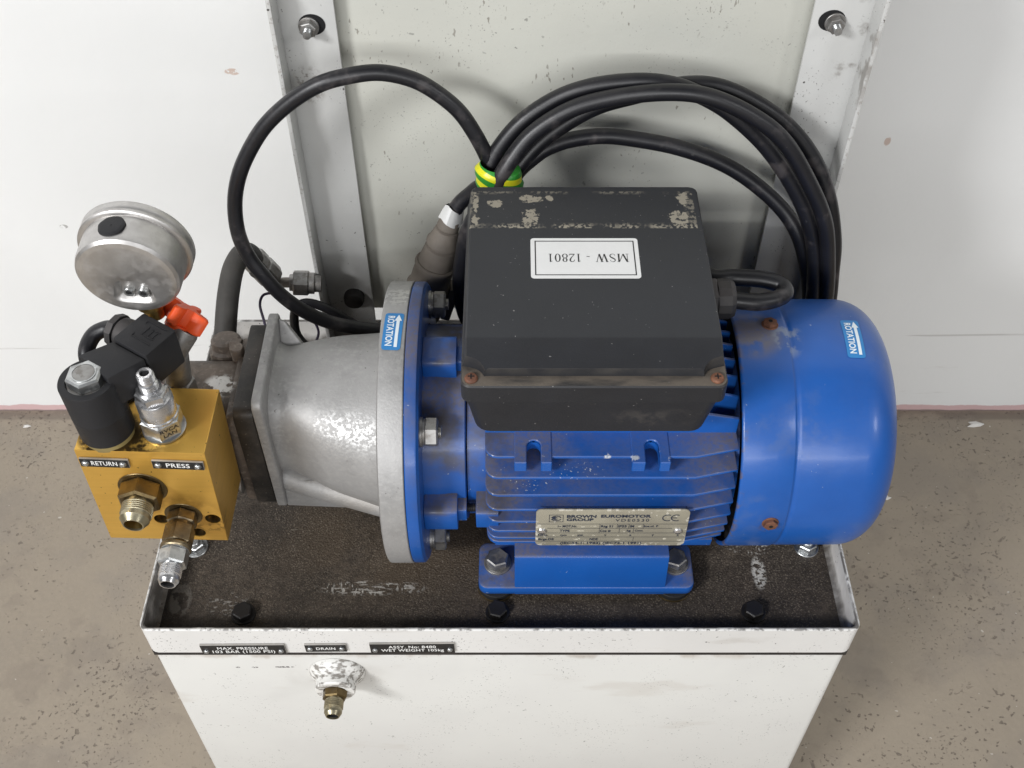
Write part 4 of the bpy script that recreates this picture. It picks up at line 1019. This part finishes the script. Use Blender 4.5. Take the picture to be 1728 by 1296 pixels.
# back sheet with a pressed-in pocket: fill between the rim and the pocket outline
bm = bmesh.new(); ov = [bm.verts.new((x, 0, z)) for x, z in o_r]
def sm_poly(pl, k=5, q=.28):
    out = []; n = len(pl)
    for i in range(n):
        a, p, c = Vector(pl[i-1]), Vector(pl[i]), Vector(pl[(i+1) % n])
        s0, s1 = p+(a-p)*q, p+(c-p)*q
        for j in range(k):
            t = j/(k-1); out.append(tuple((1-t)**2*s0+2*t*(1-t)*p+t*t*s1))
    return out
pk = sm_poly([(-.0116, -.0205), (.0142, -.0205), (.0108, -.0020), (-.0078, -.0020)], 7, .3)
pin = sm_poly([(-.0072, -.0170), (.0104, -.0170), (.0088, -.0036), (-.0056, -.0036)], 7, .25)
pcx, pcz = sum(p[0] for p in pk)/len(pk), sum(p[1] for p in pk)/len(pk)
pk2 = [(pcx+(x-pcx)*1.045, pcz+(z-pcz)*1.045) for x, z in pk]
pv_ = [bm.verts.new((x, 0, z)) for x, z in pk2]
es = [bm.edges.new((ov[i], ov[(i+1) % 72])) for i in range(72)]+[bm.edges.new((pv_[i], pv_[(i+1) % len(pk)])) for i in range(len(pk))]
bmesh.ops.triangle_fill(bm, use_beauty=True, edges=es)
fv = [(v.co.x, v.co.y, v.co.z) for v in bm.verts]; bm.verts.index_update(); ff = [tuple(v.index for v in f.verts) for f in bm.faces]; bm.free()
b.add(fv, ff)
b.loops([[(x, 0, z) for x, z in pk2], [(x, .0001, z) for x, z in pk], [((x*.6+u*.4), .0014, (z*.6+v_*.4)) for (x, z), (u, v_) in zip(pk, pin)], [(x, .0046, z) for x, z in pin]], cap0=False, cap1=True)
case = b.build("case", 'steel_case', gauge, local=True, ang=30)
b = MB(); b.lathe([(.0305, .0205), (.0322, .0208), (.0330, .0216), (.0331, .0228), (.0326, .0234), (.0326, .0240), (.0330, .0245), (.0331, .0290), (.0322, .0302), (.0300, .0304)], (0, 0, 0), (0, 1, 0), 80); b.build("bezel", 'steel_case', gauge, local=True, ang=40)
b = MB(); pl_n = Vector((-.17, .0, 1)).normalized(); pc = pl_n*.0302+Vector((0, .0118, 0))
L = []
for q, h in ((.0078, -.001), (.0078, .0006), (.0066, .0012), (.0058, .0013)):
    L.append([(q*(1+.03*math.sin(7*a))*math.cos(a), q*.98*math.sin(a), h) for a in [2*math.pi*i/32 for i in range(32)]])
fm = frame(pc, pl_n); b.loops(L, fm); b.lathe([(.0006, .0012), (.0005, .0015)], pc, pl_n, 8); b.build("blow_out_plug", 'coilblk', gauge, local=True)
for x in (-.0022, .0062):
    b = MB(); b.lathe([(.0034, .0), (.0034, .0024), (.0029, .0030), (.0019, .0030), (.0017, .0022)], (x, .0046, -.0142), (0, -1, 0), 24, cap1=False); s2 = b.build("case_screw", 'zinc', gauge, local=True)
    b = MB(); b.hexn(.0018, .0003, (x, .0023, -.0142), (0, -1, 0)); b.build("screw_socket", 'dark', s2, local=True)
b = MB(); b.lathe([(.0090, 0), (.0090, .006), (.0065, .007), (.0065, .016)], (.004, .0130, -.0285), (.08, .0, -1), 24); b.build("stem", 'ybore', gauge, local=True)

# ------------------------------------------------------------------ hoses, pipe union
hose = thing("return_hose", 'dark grey rubber hose arching up from the pump to a steel union', 'hose', (-.211, .05, .116))
HOSE = [(-211,50,116), (-211,60,127), (-210,75,140), (-209,90,149), (-207,105,156), (-203,118,158), (-200,128,151), (-198,132,139), (-197,134,128)]
b = MB(); b.tube([(x-.001, y, z) for x, y, z in mm3(HOSE)], .0081, 18); b.build("hose_body", 'hose', hose)
a_, c_ = Vector((-.2010, .1335, .1420)), Vector((-.1880, .138, .1120)); fd = (c_-a_).normalized()
b = MB(); b.lathe([(.0096, 0), (.0102, .001), (.0102, .010), (.0094, .0106), (.0094, .0120), (.0104, .0128), (.0104, .026), (.0092, .028), (.006, .0285)], a_, fd, 10); b.build("crimp_ferrule", 'zinc_dull', hose, ang=20)
b = MB(); b.tube([c_-fd*.006, c_+fd*.002, Vector((-.181, .139, .1100)), Vector((-.170, .1395, .1090))], .0042, 14); b.build("bent_pipe", 'grey_pipe', hose)
un = Vector((-.1745, .1393, .1095)); ud = Vector((1, .06, -.1)).normalized()
b = MB(); b.lathe([(.0066, -.003), (.0070, 0)], un, ud, 20); b.hexn(.0106, .0125, un, ud, .45); b.lathe([(.0086, .0123), (.0086, .0165), (.0070, .0168), (.0070, .022)], un, ud, 24); b.build("union_nut", 'zinc_dull', hose)

# ------------------------------------------------------------------ cables
LOOP = [(-8,112,209), (-11,114,229), (-16,118,245), (-25,120,266), (-36,122,284), (-52,123,299), (-67,123,308), (-86,122,313), (-105,120,312), (-125,118,307), (-146,117,294), (-165,115,277), (-179,112,258), (-189,108,239), (-195,105,218), (-196,100,196), (-192,97,177), (-184,94,161), (-173,93,141), (-159,94,123), (-142,97,108), (-120,100,98), (-97,100,95), (-76,100,96)]
A = [(-14,108,212), (-16,112,230), (-13,118,247), (4,125,270), (28,130,287), (53,131,297), (81,130,301), (103,127,301), (123,123,296), (146,120,283), (176,117,255), (203,112,218), (219,107,183), (228,103,144), (231,100,113), (234,100,77)]
Bc = [(-7,98,221), (-9,101,238), (-3,104,252), (13,112,271), (39,117,288), (67,118,297), (101,115,303), (129,113,301), (158,111,288), (182,109,268), (205,106,238), (222,102,205), (232,100,168), (239,100,129), (241,100,89)]
Cc = [(-5,108,212), (-6,112,226), (0,117,235), (16,124,252), (33,129,265), (57,132,280), (83,134,288), (115,136,295), (141,137,292), (170,136,278), (194,133,261), (213,127,238), (227,120,212), (237,114,177), (241,110,148), (244,105,120), (243,100,89)]
D = [(-3,105,214), (-3,110,226), (4,120,235), (13,128,239), (25,134,245), (41,139,248), (64,142,248), (87,143,245), (118,143,239), (149,141,227), (174,136,214), (198,128,195), (213,119,176), (224,113,146), (230,108,117), (232,103,86)]
b = MB(); b.tube(mm3(LOOP), .0054, 18, 10); lo = b.build("power_cable", 'cable')
tag(lo, 'single black rubber cable forming the large loop across the left upright', 'cable')
cc = thing("coiled_cable", 'bundle of black cable coiled behind the terminal box, bound with striped tape', 'cable', (.1, .12, .1))
jit = lambda P: [(x+random.uniform(-.5, .5), y+random.uniform(-.4, .4), z+random.uniform(-.6, .6)) for x, y, z in P]
for P in (A, Bc, Cc, D):
    b = MB(); b.tube(mm3(jit(P)), .0057, 18, 10); b.build("cable_turn", 'cable', cc)
b = MB(); b.tube(mm3([(-11,108,223), (-20,105,218), (-31,102,198), (-36,100,175), (-39,98,147), (-36,95,118), (-25,90,97)]), .0057, 18, 10); b.build("cable_turn", 'cable', cc)
# tape wrap: an oval sleeve round the bundle
b = MB(); L = []
for k in range(9):
    t = k/8; c0 = Vector((-.0080, .1075, .222))+Vector((-.003, .003, .026))*t; n_ = Vector((-.14, .12, 1)).normalized()
    u = Vector((1, 0, .12)).normalized(); v_ = n_.cross(u)
    kk = 1 if k < 7 else (.93 if k == 7 else .72)
    L.append([tuple(c0+u*kk*(.0152+.0008*math.sin(k*2.1)+.0016*max(0, math.cos(a)))*math.cos(a)+v_*kk*(.0130)*math.sin(a)+n_*(-.0026*math.cos(a)+.0006*math.sin(2*a+k))) for a in [2*math.pi*i/36 for i in range(36)]])
b.loops(L, None, False, False); b.build("binding_tape", 'tape', cc)
b = MB(); b.tube(mm3([(-127,125,76), (-145,125,92), (-158,125,100), (-167,124,101), (-173,122,95), (-175,120,85), (-174,116,74), (-166,110,66), (-153,105,63), (-126,100,66)]), .0037, 14)
tag(b.build("rubber_tube", 'cable'), 'short curled black rubber tube behind the aluminium housing', 'tube')
b = MB(); b.tube(mm3([(-166,60,108), (-144,62,115), (-123,64,119), (-99,66,123), (-80,68,126)]), .0034, 14)
tag(b.build("rubber_tube", 'hose'), 'straight black tube lying along the top of the aluminium cone', 'tube')
pw = thing("control_wire", 'thin purple wire looping behind the pump', 'wire', (-.18, .09, .12))
for P in ([(-183,70,122), (-188,85,122), (-193,100,123), (-191,105,128), (-186,108,128), (-177,108,127), (-167,106,122), (-160,105,114), (-155,104,102), (-152,100,94), (-153,90,93), (-155,80,96), (-157,60,111)],
          [(-195,60,121), (-191,65,121), (-183,60,125), (-178,50,127)]):
    b = MB(); b.tube(mm3(P), .00105, 8); b.build("wire", 'purple', pw)
# plug on the free end of the cable
pg = thing("cable_plug", 'grubby grey ribbed cable plug with white paper tag behind the flange', 'plug', (-.06, .117, .15))
p0, p1 = Vector((-.0425, .121, .199)), Vector((-.0705, .111, .112)); pdn = (p1-p0).normalized(); pc0 = p0; p0 = p0+pdn*.008
b = MB(); b.lathe([(.0062, -.002), (.0076, .000), (.0084, .0070), (.0078, .0080), (.0072, .0084), (.0088, .0094), (.0112, .0185), (.0124, .0205), (.0124, .0228), (.0108, .0238), (.0106, .0248), (.0120, .0260), (.0138, .0400), (.0142, .0470)], p0, pdn, 32); b.build("boot", 'plug', pg, ang=35)
b = MB(); b.lathe([(.0148, .0405), (.0158, .0415), (.0158, .0440), (.0150, .0450), (.0152, .060), (.0160, .062), (.0168, .0635), (.0168, .090), (.0150, .092)], p0, pdn, 32); b.build("plug_body", 'plug', pg, ang=40)
b = MB(); m = frame(p0+pdn*.058, pdn); b.box(-.0235, -.016, -.007, .007, 0, .03, m); b.build("plug_ear", 'plug', pg, bevel=.001)
b = MB(); b.tube(mm3([(-5, 100, 224), (-20, 118, 223), (-31, 122, 212), (-39, 122, 203), (-44, 120, 194)]), .0056, 14); b.build("plug_cable", 'cable', pg)
# folded paper tag round the cable
tp = p0+pdn*-.006
b = MB(); m = frame(tp, pdn, (0, -1, 0))
ring_ = lambda z, k, dz=0: [(k*.0078*(1+.14*math.cos(3*a+1))*math.cos(a), k*.0078*(1+.1*math.cos(3*a))*math.sin(a), z+.002*math.sin(2*a+dz)) for a in [2*math.pi*i/20 for i in range(20)]]
b.loops([ring_(-.005, .82), ring_(.0, .98, .5), ring_(.007, 1.12), ring_(.0075, 1.08)], m, False, False); tg = b.build("paper_tag", 'tag_paper', pg, ang=25)
